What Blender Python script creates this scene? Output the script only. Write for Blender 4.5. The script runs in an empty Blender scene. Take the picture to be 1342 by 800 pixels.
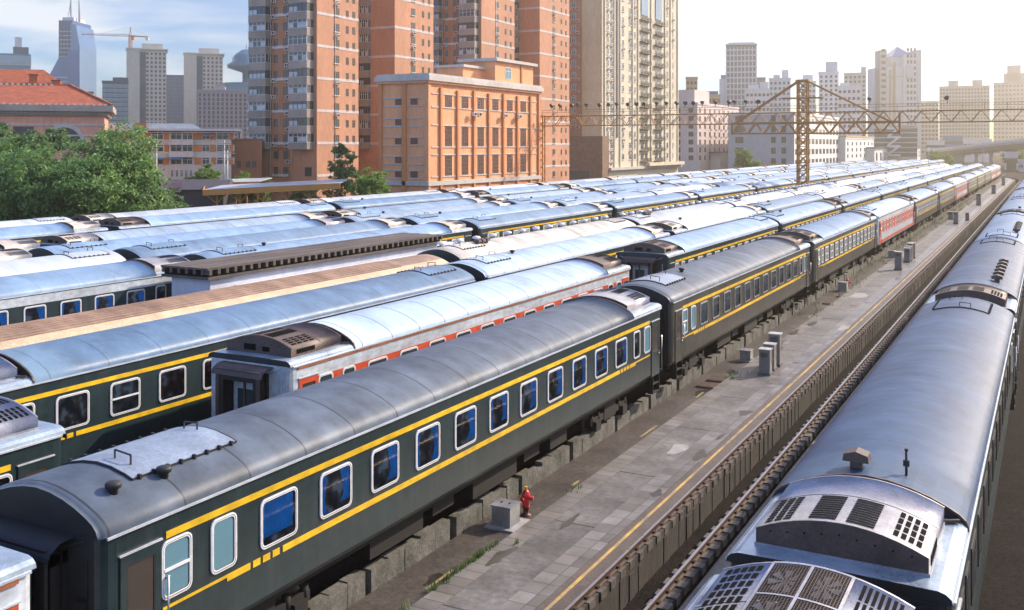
import bpy, bmesh, math, random
from mathutils import Vector, Matrix
R = math.radians
random.seed(7)
scene = bpy.context.scene
COL = scene.collection
# ------------------------------------------------------------------ camera numbers (photo 1342x800)
F = 1317.0; CX = 671.0; HY = 191.0; CAMZ = 10.0
TH = math.atan(706 / F); CT, ST = math.cos(TH), math.sin(TH)
def along(px, d):            # track distance u of photo column px on the line d metres left of the camera
    return (F * d / (1377 - px) / CT - d * ST) / CT
def wpt(px, Z, y=None):      # world point at photo column px, depth Z
    X = (px - CX) / F * Z
    z = 0.0 if y is None else CAMZ - (y - HY) * Z / F
    return Vector((X * CT - Z * ST, X * ST + Z * CT, z))
def hz(y, Z): return CAMZ - (y - HY) * Z / F

# ------------------------------------------------------------------ materials
def nodes(m):
    m.use_nodes = True
    return m.node_tree.nodes, m.node_tree.links
def ramp(nt, a, b, ca, cb):
    r = nt.nodes.new('ShaderNodeValToRGB')
    r.color_ramp.elements[0].position = a; r.color_ramp.elements[1].position = b
    r.color_ramp.elements[0].color = (*ca, 1); r.color_ramp.elements[1].color = (*cb, 1)
    return r
MATS = {}
def mat(name, col, rough=.5, metal=0.0, var=.25, scale=1.5, col2=None, bump=0.0, bscale=20, stretch=(1, 1, 1), spec=.5, fine=.12):
    """painted / weathered surface: two octaves of object-space noise shift the colour and the gloss"""
    m = bpy.data.materials.new(name); n, l = nodes(m); nt = m.node_tree
    b = n['Principled BSDF']; b.inputs['Metallic'].default_value = metal
    b.inputs['Specular IOR Level'].default_value = spec
    tc = n.new('ShaderNodeTexCoord'); mp = n.new('ShaderNodeMapping'); mp.inputs['Scale'].default_value = stretch
    oi = n.new('ShaderNodeObjectInfo'); ad = n.new('ShaderNodeVectorMath'); ad.operation = 'ADD'
    sc = n.new('ShaderNodeVectorMath'); sc.operation = 'SCALE'; sc.inputs[0].default_value = (37, 61, 23)
    l.new(oi.outputs['Random'], sc.inputs['Scale'])
    l.new(tc.outputs['Object'], mp.inputs['Vector']); l.new(mp.outputs['Vector'], ad.inputs[0]); l.new(sc.outputs[0], ad.inputs[1])
    nz = n.new('ShaderNodeTexNoise'); nz.inputs['Scale'].default_value = scale; nz.inputs['Detail'].default_value = 7; nz.inputs['Roughness'].default_value = .65
    l.new(ad.outputs[0], nz.inputs['Vector'])
    c = Vector(col); c2 = Vector(col2) if col2 else c * (1 - var)
    r = ramp(nt, .35, .68, c2, c * (1 + var * .35)); l.new(nz.outputs['Fac'], r.inputs['Fac'])
    n2 = n.new('ShaderNodeTexNoise'); n2.inputs['Scale'].default_value = scale * 14; n2.inputs['Detail'].default_value = 4
    l.new(ad.outputs[0], n2.inputs['Vector'])
    r2 = ramp(nt, .3, .7, (1 - fine * 1.6,) * 3, (1 + fine * .3,) * 3); l.new(n2.outputs['Fac'], r2.inputs['Fac'])
    mx = n.new('ShaderNodeMix'); mx.data_type = 'RGBA'; mx.blend_type = 'MULTIPLY'; mx.inputs[0].default_value = 1
    l.new(r.outputs['Color'], mx.inputs[6]); l.new(r2.outputs['Color'], mx.inputs[7]); l.new(mx.outputs[2], b.inputs['Base Color'])
    mr = n.new('ShaderNodeMapRange'); mr.inputs['To Min'].default_value = max(.03, rough - .12); mr.inputs['To Max'].default_value = min(1, rough + .14)
    l.new(nz.outputs['Fac'], mr.inputs['Value']); l.new(mr.outputs[0], b.inputs['Roughness'])
    if bump:
        nb = n.new('ShaderNodeTexNoise'); nb.inputs['Scale'].default_value = bscale; nb.inputs['Detail'].default_value = 5
        l.new(ad.outputs[0], nb.inputs['Vector'])
        bp = n.new('ShaderNodeBump'); bp.inputs['Strength'].default_value = bump; bp.inputs['Distance'].default_value = .03
        l.new(nb.outputs['Fac'], bp.inputs['Height']); l.new(bp.outputs[0], b.inputs['Normal'])
    MATS[name] = m
    return m
def roof_mat(name, col, rough, metal, var, seam=1.6, streak=.35, rust=None, seamdark=.45, bump=.25, soot=.7):
    """sheet-metal coach roof: weld seams across it, stains running down the curve, dents"""
    m = bpy.data.materials.new(name); n, l = nodes(m); nt = m.node_tree
    b = n['Principled BSDF']; b.inputs['Metallic'].default_value = 0; b.inputs['Specular IOR Level'].default_value = .22
    tc = n.new('ShaderNodeTexCoord'); oi = n.new('ShaderNodeObjectInfo')
    sc = n.new('ShaderNodeVectorMath'); sc.operation = 'SCALE'; sc.inputs[0].default_value = (13, 71, 29); l.new(oi.outputs['Random'], sc.inputs['Scale'])
    ad = n.new('ShaderNodeVectorMath'); ad.operation = 'ADD'; l.new(tc.outputs['Object'], ad.inputs[0]); l.new(sc.outputs[0], ad.inputs[1])
    nz = n.new('ShaderNodeTexNoise'); nz.inputs['Scale'].default_value = .7; nz.inputs['Detail'].default_value = 8; nz.inputs['Roughness'].default_value = .68
    l.new(ad.outputs[0], nz.inputs['Vector'])
    mp = n.new('ShaderNodeMapping'); mp.inputs['Scale'].default_value = (.3, 1.1, .6); l.new(ad.outputs[0], mp.inputs['Vector'])
    ns = n.new('ShaderNodeTexNoise'); ns.inputs['Scale'].default_value = 1.3; ns.inputs['Detail'].default_value = 6; l.new(mp.outputs[0], ns.inputs['Vector'])
    c = Vector(col)
    r1 = ramp(nt, .33, .7, c * (1 - var), c * (1 + var * .25)); l.new(nz.outputs['Fac'], r1.inputs['Fac'])
    r2 = ramp(nt, .35, .62, (1 - streak,) * 3, (1, 1, 1)); l.new(ns.outputs['Fac'], r2.inputs['Fac'])
    mx = n.new('ShaderNodeMix'); mx.data_type = 'RGBA'; mx.blend_type = 'MULTIPLY'; mx.inputs[0].default_value = 1
    l.new(r1.outputs['Color'], mx.inputs[6]); l.new(r2.outputs['Color'], mx.inputs[7])
    sx = n.new('ShaderNodeSeparateXYZ'); l.new(tc.outputs['Object'], sx.inputs[0])
    md = n.new('ShaderNodeMath'); md.operation = 'PINGPONG'; md.inputs[1].default_value = seam / 2; l.new(sx.outputs['Y'], md.inputs[0])
    lt = n.new('ShaderNodeMath'); lt.operation = 'LESS_THAN'; lt.inputs[1].default_value = .024; l.new(md.outputs[0], lt.inputs[0])
    brk = n.new('ShaderNodeMath'); brk.operation = 'MULTIPLY'; brk.inputs[1].default_value = seamdark; l.new(lt.outputs[0], brk.inputs[0])
    m2 = n.new('ShaderNodeMix'); m2.data_type = 'RGBA'; l.new(brk.outputs[0], m2.inputs[0])
    l.new(mx.outputs[2], m2.inputs[6]); m2.inputs[7].default_value = (*(c * .25), 1)
    out = m2.outputs[2]
    tr = n.new('ShaderNodeMapRange'); tr.inputs['To Min'].default_value = .78; tr.inputs['To Max'].default_value = 1.14; l.new(oi.outputs['Random'], tr.inputs['Value'])
    nsp = n.new('ShaderNodeTexNoise'); nsp.inputs['Scale'].default_value = .33; nsp.inputs['Detail'].default_value = 10; nsp.inputs['Roughness'].default_value = .72; l.new(ad.outputs[0], nsp.inputs['Vector'])
    rs = ramp(nt, .50, .68, (1, 1, 1), (.52, .50, .49)); l.new(nsp.outputs['Fac'], rs.inputs['Fac'])
    ms = n.new('ShaderNodeMix'); ms.data_type = 'RGBA'; ms.blend_type = 'MULTIPLY'; ms.inputs[0].default_value = soot; l.new(out, ms.inputs[6]); l.new(rs.outputs['Color'], ms.inputs[7])
    mt = n.new('ShaderNodeVectorMath'); mt.operation = 'SCALE'; l.new(ms.outputs[2], mt.inputs[0]); l.new(tr.outputs[0], mt.inputs['Scale']); out = mt.outputs[0]
    if rust:
        nr = n.new('ShaderNodeTexNoise'); nr.inputs['Scale'].default_value = 2.6; nr.inputs['Detail'].default_value = 9; nr.inputs['Roughness'].default_value = .75
        l.new(ad.outputs[0], nr.inputs['Vector'])
        rr = ramp(nt, .66, .72, (0, 0, 0), (1, 1, 1)); l.new(nr.outputs['Fac'], rr.inputs['Fac'])
        m3 = n.new('ShaderNodeMix'); m3.data_type = 'RGBA'; l.new(rr.outputs['Color'], m3.inputs[0]); l.new(out, m3.inputs[6]); m3.inputs[7].default_value = (*rust, 1)
        out = m3.outputs[2]
    l.new(out, b.inputs['Base Color'])
    mr = n.new('ShaderNodeMapRange'); mr.inputs['To Min'].default_value = rough + .12; mr.inputs['To Max'].default_value = max(.1, rough - .1)
    l.new(nz.outputs['Fac'], mr.inputs['Value']); l.new(mr.outputs[0], b.inputs['Roughness'])
    dn = n.new('ShaderNodeTexNoise'); dn.inputs['Scale'].default_value = 1.8; dn.inputs['Detail'].default_value = 2; l.new(ad.outputs[0], dn.inputs['Vector'])
    bp = n.new('ShaderNodeBump'); bp.inputs['Strength'].default_value = bump; bp.inputs['Distance'].default_value = .06
    l.new(dn.outputs['Fac'], bp.inputs['Height'])
    b2 = n.new('ShaderNodeBump'); b2.inputs['Strength'].default_value = .5; b2.inputs['Distance'].default_value = .012
    l.new(lt.outputs[0], b2.inputs['Height']); l.new(bp.outputs[0], b2.inputs['Normal']); l.new(b2.outputs[0], b.inputs['Normal'])
    MATS[name] = m
    return m
def simple(name, col, rough=.5, metal=0.0, spec=.5):
    m = bpy.data.materials.new(name); n, l = nodes(m); b = n['Principled BSDF']
    b.inputs['Base Color'].default_value = (*col, 1); b.inputs['Roughness'].default_value = rough; b.inputs['Metallic'].default_value = metal
    b.inputs['Specular IOR Level'].default_value = spec
    MATS[name] = m; return m
def glass_mat(name, tint=(.6, .75, .8)):
    m = bpy.data.materials.new(name); n, l = nodes(m)
    n.remove(n['Principled BSDF']); o = n['Material Output']
    t = n.new('ShaderNodeBsdfTransparent'); t.inputs['Color'].default_value = (*tint, 1)
    g = n.new('ShaderNodeBsdfGlossy'); g.inputs['Roughness'].default_value = .04
    f = n.new('ShaderNodeFresnel'); f.inputs['IOR'].default_value = 1.5
    x = n.new('ShaderNodeMixShader'); l.new(f.outputs[0], x.inputs[0]); l.new(t.outputs[0], x.inputs[1]); l.new(g.outputs[0], x.inputs[2]); l.new(x.outputs[0], o.inputs['Surface'])
    MATS[name] = m; return m
def brick_mat(name, c1, c2, cm, bw, bh, mortar=.015, rough=.8, plane='XY', off=.5, bump=.4):
    m = bpy.data.materials.new(name); n, l = nodes(m); b = n['Principled BSDF']
    tc = n.new('ShaderNodeTexCoord'); sx = n.new('ShaderNodeSeparateXYZ'); l.new(tc.outputs['Object'], sx.inputs[0])
    cx = n.new('ShaderNodeCombineXYZ')
    if plane == 'SIDE':
        s = n.new('ShaderNodeMath'); s.operation = 'ADD'; l.new(sx.outputs['X'], s.inputs[0]); l.new(sx.outputs['Y'], s.inputs[1])
        l.new(s.outputs[0], cx.inputs[0]); l.new(sx.outputs['Z'], cx.inputs[1])
    else:
        l.new(sx.outputs[plane[0]], cx.inputs[0]); l.new(sx.outputs[plane[1]], cx.inputs[1])
    t = n.new('ShaderNodeTexBrick'); t.offset = off; t.inputs['Scale'].default_value = 1
    t.inputs['Brick Width'].default_value = bw; t.inputs['Row Height'].default_value = bh; t.inputs['Mortar Size'].default_value = mortar
    t.inputs['Color1'].default_value = (*c1, 1); t.inputs['Color2'].default_value = (*c2, 1); t.inputs['Mortar'].default_value = (*cm, 1)
    l.new(cx.outputs[0], t.inputs['Vector'])
    nz = n.new('ShaderNodeTexNoise'); nz.inputs['Scale'].default_value = 1.1; nz.inputs['Detail'].default_value = 9; nz.inputs['Roughness'].default_value = .7; l.new(tc.outputs['Object'], nz.inputs['Vector'])
    r = ramp(m.node_tree, .3, .7, (.5, .47, .45), (1.15, 1.12, 1.1)); l.new(nz.outputs['Fac'], r.inputs['Fac'])
    mx = n.new('ShaderNodeMix'); mx.data_type = 'RGBA'; mx.blend_type = 'MULTIPLY'; mx.inputs[0].default_value = 1
    l.new(t.outputs['Color'], mx.inputs[6]); l.new(r.outputs['Color'], mx.inputs[7]); l.new(mx.outputs[2], b.inputs['Base Color'])
    mr = n.new('ShaderNodeMapRange'); mr.inputs['To Min'].default_value = rough - .3; mr.inputs['To Max'].default_value = rough + .1; l.new(nz.outputs['Fac'], mr.inputs['Value']); l.new(mr.outputs[0], b.inputs['Roughness'])
    bp = n.new('ShaderNodeBump'); bp.inputs['Strength'].default_value = bump; bp.inputs['Distance'].default_value = .02; bp.invert = True
    l.new(t.outputs['Fac'], bp.inputs['Height']); l.new(bp.outputs[0], b.inputs['Normal'])
    MATS[name] = m; return m
def worn_line(name, col, under):
    m = bpy.data.materials.new(name); n, l = nodes(m); b = n['Principled BSDF']; b.inputs['Roughness'].default_value = .7
    tc = n.new('ShaderNodeTexCoord'); nz = n.new('ShaderNodeTexNoise'); nz.inputs['Scale'].default_value = .9; nz.inputs['Detail'].default_value = 12; nz.inputs['Roughness'].default_value = .72
    l.new(tc.outputs['Object'], nz.inputs['Vector'])
    r = ramp(m.node_tree, .38, .62, under, col); l.new(nz.outputs['Fac'], r.inputs['Fac']); l.new(r.outputs['Color'], b.inputs['Base Color'])
    MATS[name] = m; return m
def leaf_mat(name, c1, c2, trans=.25):
    m = bpy.data.materials.new(name); n, l = nodes(m); b = n['Principled BSDF']; b.inputs['Roughness'].default_value = .55
    g = n.new('ShaderNodeNewGeometry'); r = ramp(m.node_tree, 0, 1, c1, c2); 
    tc = n.new('ShaderNodeTexCoord'); nz = n.new('ShaderNodeTexNoise'); nz.inputs['Scale'].default_value = .75; nz.inputs['Detail'].default_value = 3; l.new(tc.outputs['Object'], nz.inputs['Vector'])
    a = n.new('ShaderNodeMath'); a.operation = 'MULTIPLY_ADD'; a.inputs[1].default_value = 2.4; a.inputs[2].default_value = -.95; l.new(nz.outputs['Fac'], a.inputs[0])
    av = n.new('ShaderNodeMath'); av.operation = 'MULTIPLY_ADD'; av.inputs[1].default_value = .5; l.new(g.outputs['Random Per Island'], av.inputs[0]); l.new(a.outputs[0], av.inputs[2])
    l.new(av.outputs[0], r.inputs['Fac']); l.new(r.outputs['Color'], b.inputs['Base Color'])
    t = n.new('ShaderNodeBsdfTranslucent'); l.new(r.outputs['Color'], t.inputs['Color'])
    x = n.new('ShaderNodeMixShader'); x.inputs[0].default_value = trans
    l.new(b.outputs[0], x.inputs[1]); l.new(t.outputs[0], x.inputs[2]); l.new(x.outputs[0], n['Material Output'].inputs['Surface'])
    MATS[name] = m; return m
def inside_mat(name):
    m = bpy.data.materials.new(name); n, l = nodes(m); b = n['Principled BSDF']; b.inputs['Roughness'].default_value = .6
    tc = n.new('ShaderNodeTexCoord'); oi = n.new('ShaderNodeObjectInfo'); sc = n.new('ShaderNodeVectorMath'); sc.operation = 'SCALE'; sc.inputs[0].default_value = (31, 17, 57); l.new(oi.outputs['Random'], sc.inputs['Scale'])
    ad = n.new('ShaderNodeVectorMath'); ad.operation = 'ADD'; l.new(tc.outputs['Object'], ad.inputs[0]); l.new(sc.outputs[0], ad.inputs[1])
    nz = n.new('ShaderNodeTexNoise'); nz.inputs['Scale'].default_value = 3.2; nz.inputs['Detail'].default_value = 1.5; l.new(ad.outputs[0], nz.inputs['Vector'])
    r = m.node_tree.nodes.new('ShaderNodeValToRGB'); e = r.color_ramp.elements
    e[0].position = .42; e[0].color = (.035, .036, .04, 1); e[1].position = .58; e[1].color = (.13, .12, .115, 1)
    k = e.new(.66); k.color = (.30, .36, .40, 1)
    l.new(nz.outputs['Fac'], r.inputs['Fac']); l.new(r.outputs['Color'], b.inputs['Base Color'])
    MATS[name] = m; return m

def coach_paint(name, col, rough, dust, amt):
    m = mat(name, col, rough, 0, .3, .5, fine=.2, stretch=(1, .4, 1)); n, l = nodes(m); b = n['Principled BSDF']
    src = b.inputs['Base Color'].links[0].from_socket
    tc = n.new('ShaderNodeTexCoord'); mp = n.new('ShaderNodeMapping'); mp.inputs['Scale'].default_value = (1, 4.5, .35); l.new(tc.outputs['Object'], mp.inputs['Vector'])
    oi = n.new('ShaderNodeObjectInfo'); sc = n.new('ShaderNodeVectorMath'); sc.operation = 'SCALE'; sc.inputs[0].default_value = (17, 41, 9); l.new(oi.outputs['Random'], sc.inputs['Scale'])
    ad = n.new('ShaderNodeVectorMath'); ad.operation = 'ADD'; l.new(mp.outputs[0], ad.inputs[0]); l.new(sc.outputs[0], ad.inputs[1])
    nz = n.new('ShaderNodeTexNoise'); nz.inputs['Scale'].default_value = 1.2; nz.inputs['Detail'].default_value = 8; nz.inputs['Roughness'].default_value = .65; l.new(ad.outputs[0], nz.inputs['Vector'])
    r = ramp(m.node_tree, .45, .75, (0, 0, 0), (amt,) * 3); l.new(nz.outputs['Fac'], r.inputs['Fac'])
    mx = n.new('ShaderNodeMix'); mx.data_type = 'RGBA'; l.new(r.outputs['Color'], mx.inputs[0]); l.new(src, mx.inputs[6]); mx.inputs[7].default_value = (*dust, 1); l.new(mx.outputs[2], b.inputs['Base Color'])
    n3 = n.new('ShaderNodeTexNoise'); n3.inputs['Scale'].default_value = 1.1; n3.inputs['Detail'].default_value = 1; l.new(tc.outputs['Object'], n3.inputs['Vector'])
    bp = n.new('ShaderNodeBump'); bp.inputs['Strength'].default_value = .12; bp.inputs['Distance'].default_value = .05; l.new(n3.outputs['Fac'], bp.inputs['Height']); l.new(bp.outputs[0], b.inputs['Normal'])
    return m
GREEN = coach_paint('coach green paint', (.012, .029, .034), .36, (.050, .060, .064), .35)
GREENB = coach_paint('warm cast olive paint', (.038, .038, .032), .4, (.10, .09, .072), .45)  # coach green with a warm brown cast of the light put into the colour
DARKEND = mat('sooty end wall', (.016, .018, .022), .5, 0, .4, 1.2)
YEL = coach_paint('stripe yellow', (.78, .49, .012), .42, (.34, .22, .05), .4)
PALE = coach_paint('coach pale grey white paint', (.50, .57, .64), .4, (.27, .24, .21), .5)
REDP = mat('coach orange red paint', (.52, .075, .03), .42, 0, .25, .8)
RUSTLINE = mat('rusty cornice paint', (.30, .10, .04), .55, 0, .4, 2)
RUBBER = mat('black rubber', (.014, .013, .014), .6, 0, .3, 3)
UNDER = mat('dirty underframe', (.009, .007, .006), .8, 0, .5, 2)
BROWN = mat('sooty brown sheet metal', (.095, .066, .056), .55, .2, .4, 1.8, fine=.2)
GREYAC = mat('grey sheet metal', (.34, .345, .385), .42, .45, .3, 1.6, fine=.16)
PALEAC = mat('pale dusty sheet metal', (.52, .47, .42), .5, .25, .35, 1.8, fine=.16)
DECKM = mat('wet pale deck paint', (.34, .43, .52), .3, .35, .35, 1.2, bump=.25, bscale=5)
SLOT = simple('dark louvre slot', (.006, .006, .006), .9, 0, .05)
WHITEFR = mat('white window frame', (.66, .68, .70), .4, 0, .15, 4)
GREYFR = mat('grey window frame', (.38, .38, .37), .45, .3, .2, 4)
PANE = simple('dark glass pane', (.03, .045, .055), .07, 0, .8)
PANEB = simple('pale blue frosted pane', (.10, .20, .25), .18, 0, .6)
PANEL = simple('lace curtained pane', (.22, .25, .24), .25, 0, .6)
GLASS = glass_mat('window glass', (.88, .93, .95))
INSIDE = inside_mat('dim coach interior')
DOORP = simple('dusty brown door glass', (.05, .042, .036), .15)
CURT = mat('blue curtain cloth', (.03, .38, .95), .8, 0, .3, 3)
LACE = mat('white lace cloth', (.5, .53, .52), .9, 0, .35, 9, fine=.3)
STEEL = mat('bright handle steel', (.55, .55, .55), .3, .9, .2, 6)
GUTTER = mat('pale gutter strip', (.55, .60, .66), .35, .3, .2, 2)
REDLAMP = simple('red lens', (.5, .02, .02), .3)
BLADE = mat('dusty fan blade', (.030, .036, .048), .8, 0, .3, 4)
HATCHM = mat('hatch plate steel', (.27, .33, .41), .42, .2, .3, 1.1, fine=.15)

RF_DARK = roof_mat('dark weathered coach roof', (.115, .15, .20), .5, .15, .45, 1.6, .28, seamdark=.95)
RF_BLUE = roof_mat('blue grey coach roof', (.15, .255, .40), .42, .15, .25, 1.9, .18, seamdark=.45)
RF_NAVY = roof_mat('slate blue coach roof', (.034, .080, .165), .46, .1, .3, 1.9, .2, seamdark=.4)
RF_PALE = roof_mat('pale ice blue coach roof', (.33, .44, .57), .48, .1, .14, 1.6, .10, seamdark=.95)
RF_SILV = roof_mat('silver grey coach roof', (.205, .315, .46), .45, .15, .22, 1.9, .14, seamdark=.25)
RF_WHITE = roof_mat('white coach roof', (.47, .535, .60), .45, .12, .14, 2.2, .12, seamdark=.15)
RF_OLD = roof_mat('old white rust spotted roof', (.48, .47, .43), .55, .1, .2, 2.2, .3, rust=(.23, .12, .07), seamdark=.2)
RF_TAN = roof_mat('tan ribbed roof', (.33, .23, .175), .65, .05, .35, 2.6, .25, seamdark=.1)
TANSIDE = mat('beige roof flank', (.55, .43, .28), .6, 0, .25, 1.2, fine=.2)

# ------------------------------------------------------------------ mesh builder
class MB:
    def __init__(s): s.v = []; s.f = []; s.m = []; s.sm = []
    def face(s, pts, mi=0, smooth=False):
        b = len(s.v); s.v += [tuple(p) for p in pts]; s.f.append(tuple(range(b, b + len(pts)))); s.m.append(mi); s.sm.append(smooth)
    def box(s, x0, x1, y0, y1, z0, z1, mi=0, skip=''):
        b = len(s.v)
        s.v += [(x0, y0, z0), (x1, y0, z0), (x1, y1, z0), (x0, y1, z0), (x0, y0, z1), (x1, y0, z1), (x1, y1, z1), (x0, y1, z1)]
        q = {'b': (0, 3, 2, 1), 't': (4, 5, 6, 7), 's': (0, 1, 5, 4), 'e': (1, 2, 6, 5), 'n': (2, 3, 7, 6), 'w': (3, 0, 4, 7)}
        for k, f in q.items():
            if k not in skip: s.f.append(tuple(b + i for i in f)); s.m.append(mi); s.sm.append(False)
    def bar(s, p, q, w, h=None, mi=0):
        p, q = Vector(p), Vector(q); d = q - p
        if d.length < 1e-6: return
        h = h or w; d.normalize(); up = Vector((0, 0, 1)) if abs(d.z) < .95 else Vector((1, 0, 0))
        a = d.cross(up).normalized(); c = a.cross(d)
        b = len(s.v)
        for e in (p, q):
            for i, j in ((-1, -1), (1, -1), (1, 1), (-1, 1)): s.v.append(tuple(e + a * i * w / 2 + c * j * h / 2))
        for f in ((0, 1, 2, 3), (7, 6, 5, 4), (0, 4, 5, 1), (1, 5, 6, 2), (2, 6, 7, 3), (3, 7, 4, 0)):
            s.f.append(tuple(b + i for i in f)); s.m.append(mi); s.sm.append(False)
    def tube(s, p, q, r0, r1=None, n=10, mi=0, cap=True):
        p, q = Vector(p), Vector(q); r1 = r0 if r1 is None else r1; d = (q - p).normalized()
        up = Vector((0, 0, 1)) if abs(d.z) < .95 else Vector((1, 0, 0)); a = d.cross(up).normalized(); c = d.cross(a)
        b = len(s.v)
        for e, r in ((p, r0), (q, r1)):
            for i in range(n):
                t = 2 * math.pi * i / n; s.v.append(tuple(e + (a * math.cos(t) + c * math.sin(t)) * r))
        for i in range(n):
            j = (i + 1) % n; s.f.append((b + i, b + j, b + n + j, b + n + i)); s.m.append(mi); s.sm.append(True)
        if cap:
            s.f.append(tuple(b + i for i in reversed(range(n)))); s.m.append(mi); s.sm.append(False)
            s.f.append(tuple(b + n + i for i in range(n))); s.m.append(mi); s.sm.append(False)
    def lathe(s, prof, c=(0, 0, 0), n=16, mi=0):
        b = len(s.v); c = Vector(c)
        for r, z in prof:
            for i in range(n):
                t = 2 * math.pi * i / n; s.v.append((c.x + r * math.cos(t), c.y + r * math.sin(t), c.z + z))
        for k in range(len(prof) - 1):
            for i in range(n):
                j = (i + 1) % n; s.f.append((b + k * n + i, b + k * n + j, b + (k + 1) * n + j, b + (k + 1) * n + i)); s.m.append(mi); s.sm.append(True)
        s.f.append(tuple(b + (len(prof) - 1) * n + i for i in range(n))); s.m.append(mi); s.sm.append(False)
    def loft(s, secs, mi=0, smooth=True, cap0=None, cap1=None):
        """secs: list of equal-length open point rows"""
        b = len(s.v); n = len(secs[0])
        for r in secs: s.v += [tuple(p) for p in r]
        for k in range(len(secs) - 1):
            for i in range(n - 1):
                s.f.append((b + k * n + i, b + k * n + i + 1, b + (k + 1) * n + i + 1, b + (k + 1) * n + i)); s.m.append(mi[i] if isinstance(mi, list) else mi); s.sm.append(smooth)
        if cap0 is not None: s.f.append(tuple(b + i for i in range(n))); s.m.append(cap0); s.sm.append(False)
        if cap1 is not None: s.f.append(tuple(b + (len(secs) - 1) * n + i for i in reversed(range(n)))); s.m.append(cap1); s.sm.append(False)
    def mesh(s, name, mats):
        me = bpy.data.meshes.new(name); me.from_pydata(s.v, [], s.f)
        for m in (mats if isinstance(mats, (list, tuple)) else [mats]): me.materials.append(m)
        me.polygons.foreach_set('material_index', s.m); me.polygons.foreach_set('use_smooth', s.sm); me.update()
        return me
    def build(s, name, mats, parent=None, loc=None, rz=0):
        return put(s.mesh(name, mats), name, parent, loc, rz)
def put(me, name, parent=None, loc=None, rz=0):
    o = bpy.data.objects.new(name, me); COL.objects.link(o)
    if parent is not None: o.parent = parent
    if loc is not None: o.location = loc
    if rz: o.rotation_euler.z = rz
    return o
def tag(o, label=None, cat=None, group=None, kind=None):
    if label: o['label'] = label
    if cat: o['category'] = cat
    if group: o['group'] = group
    if kind: o['kind'] = kind
    return o
def empty(name, loc=(0, 0, 0), rz=0):
    o = bpy.data.objects.new(name, None); o.empty_display_size = .3; COL.objects.link(o); o.location = loc; o.rotation_euler.z = rz
    return o
KIDS = {}
def copy_tree(o, parent=None):
    c = o.copy(); COL.objects.link(c)
    if parent is not None: c.parent = parent
    for ch in KIDS_OF(o): copy_tree(ch, c)
    return c
def KIDS_OF(o):
    if o.name not in KIDS: KIDS[o.name] = list(o.children)
    return KIDS[o.name]
def fix_normals(me):
    bm = bmesh.new(); bm.from_mesh(me); bmesh.ops.remove_doubles(bm, verts=bm.verts, dist=1e-4); bmesh.ops.recalc_face_normals(bm, faces=bm.faces); bm.to_mesh(me); bm.free()

# ------------------------------------------------------------------ coaches
HL = 12.95      # half length; +x is the side the camera sees, y runs along the track away from the camera
RP = [(1.565, 3.77), (1.56, 3.83), (1.52, 3.92), (1.42, 4.01), (1.26, 4.10), (1.0, 4.215), (.7, 4.315), (.35, 4.39), (0, 4.42)]
RP = RP + [(-x, z) for x, z in reversed(RP[:-1])]
def roof_z(x):
    x = abs(x); p = sorted((a, b) for a, b in RP if a >= 0)
    for (x0, z0), (x1, z1) in zip(p, p[1:]):
        if x <= x1: return z0 + (z1 - z0) * (x - x0) / (x1 - x0)
    return p[-1][1]
WELL = 2.95
cache = {}
def roof_mesh(rm, near, far, zs=1.0, rib=False):
    key = ('roof', rm.name, near, far)
    if key in cache: return cache[key]
    b = MB(); y0 = -HL + (WELL if near == 'ac' else 0); y1 = HL - (WELL if far == 'ac' else 0)
    def sec(y, k, dz): return [(x * k, y, 3.77 + (z - 3.77) * k - dz) for x, z in RP]
    secs = []
    if near == 'ac': secs += [sec(y0, 1, 0)]
    else: secs += [sec(y0, .94, .02), sec(y0 + .05, .975, .005), sec(y0 + .14, 1, 0)]
    n = 14
    for i in range(1, n): secs.append(sec(y0 + .14 + (y1 - y0 - .28) * i / n, 1, 0))
    if far == 'ac': secs += [sec(y1, 1, 0)]
    else: secs += [sec(y1 - .14, 1, 0), sec(y1 - .05, .975, .005), sec(y1, .94, .02)]
    b.loft(secs, ([5] * 5 + [0] * (len(RP) - 6)) if rm is RF_TAN else 0, True, 1, 1)
    DP = [(1.565, 3.77), (1.55, 3.84), (1.48, 3.90), (1.38, 3.93), (0, 3.95), (-1.38, 3.93), (-1.48, 3.90), (-1.55, 3.84), (-1.565, 3.77)]
    for e, s in ((near, -1), (far, 1)):
        if e != 'ac': continue
        ya, yb = (-HL, y0 + .002) if s < 0 else (y1 - .002, HL)
        b.loft([[(x, ya, z) for x, z in DP], [(x, yb, z) for x, z in DP]], 3, False, 1, 1)
        # drip rim round the open end of the arched roof
        yr = y0 if s < 0 else y1
        for (xa, za), (xb, zb) in zip(RP, RP[1:]):
            b.bar((xa, yr, za + .012), (xb, yr, zb + .012), .05, .03, 4)
    for sx in (1, -1):
        b.box(min(sx * 1.568, sx * 1.60), max(sx * 1.568, sx * 1.60), -HL + .1, HL - .1, 3.735, 3.775, 2)
    if rib:     # rolled ribs along the roof
        for k in range(-6, 7):
            x = k * .17; b.bar((x, y0 + .2, roof_z(x) + .012), (x, y1 - 4, roof_z(x) + .012), .05, .03, 0)
    me = b.mesh('roof', [rm, DARKEND if rm is not RF_OLD else GREEN, GUTTER, DECKM, BROWN, TANSIDE]); cache[key] = me
    return me
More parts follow.
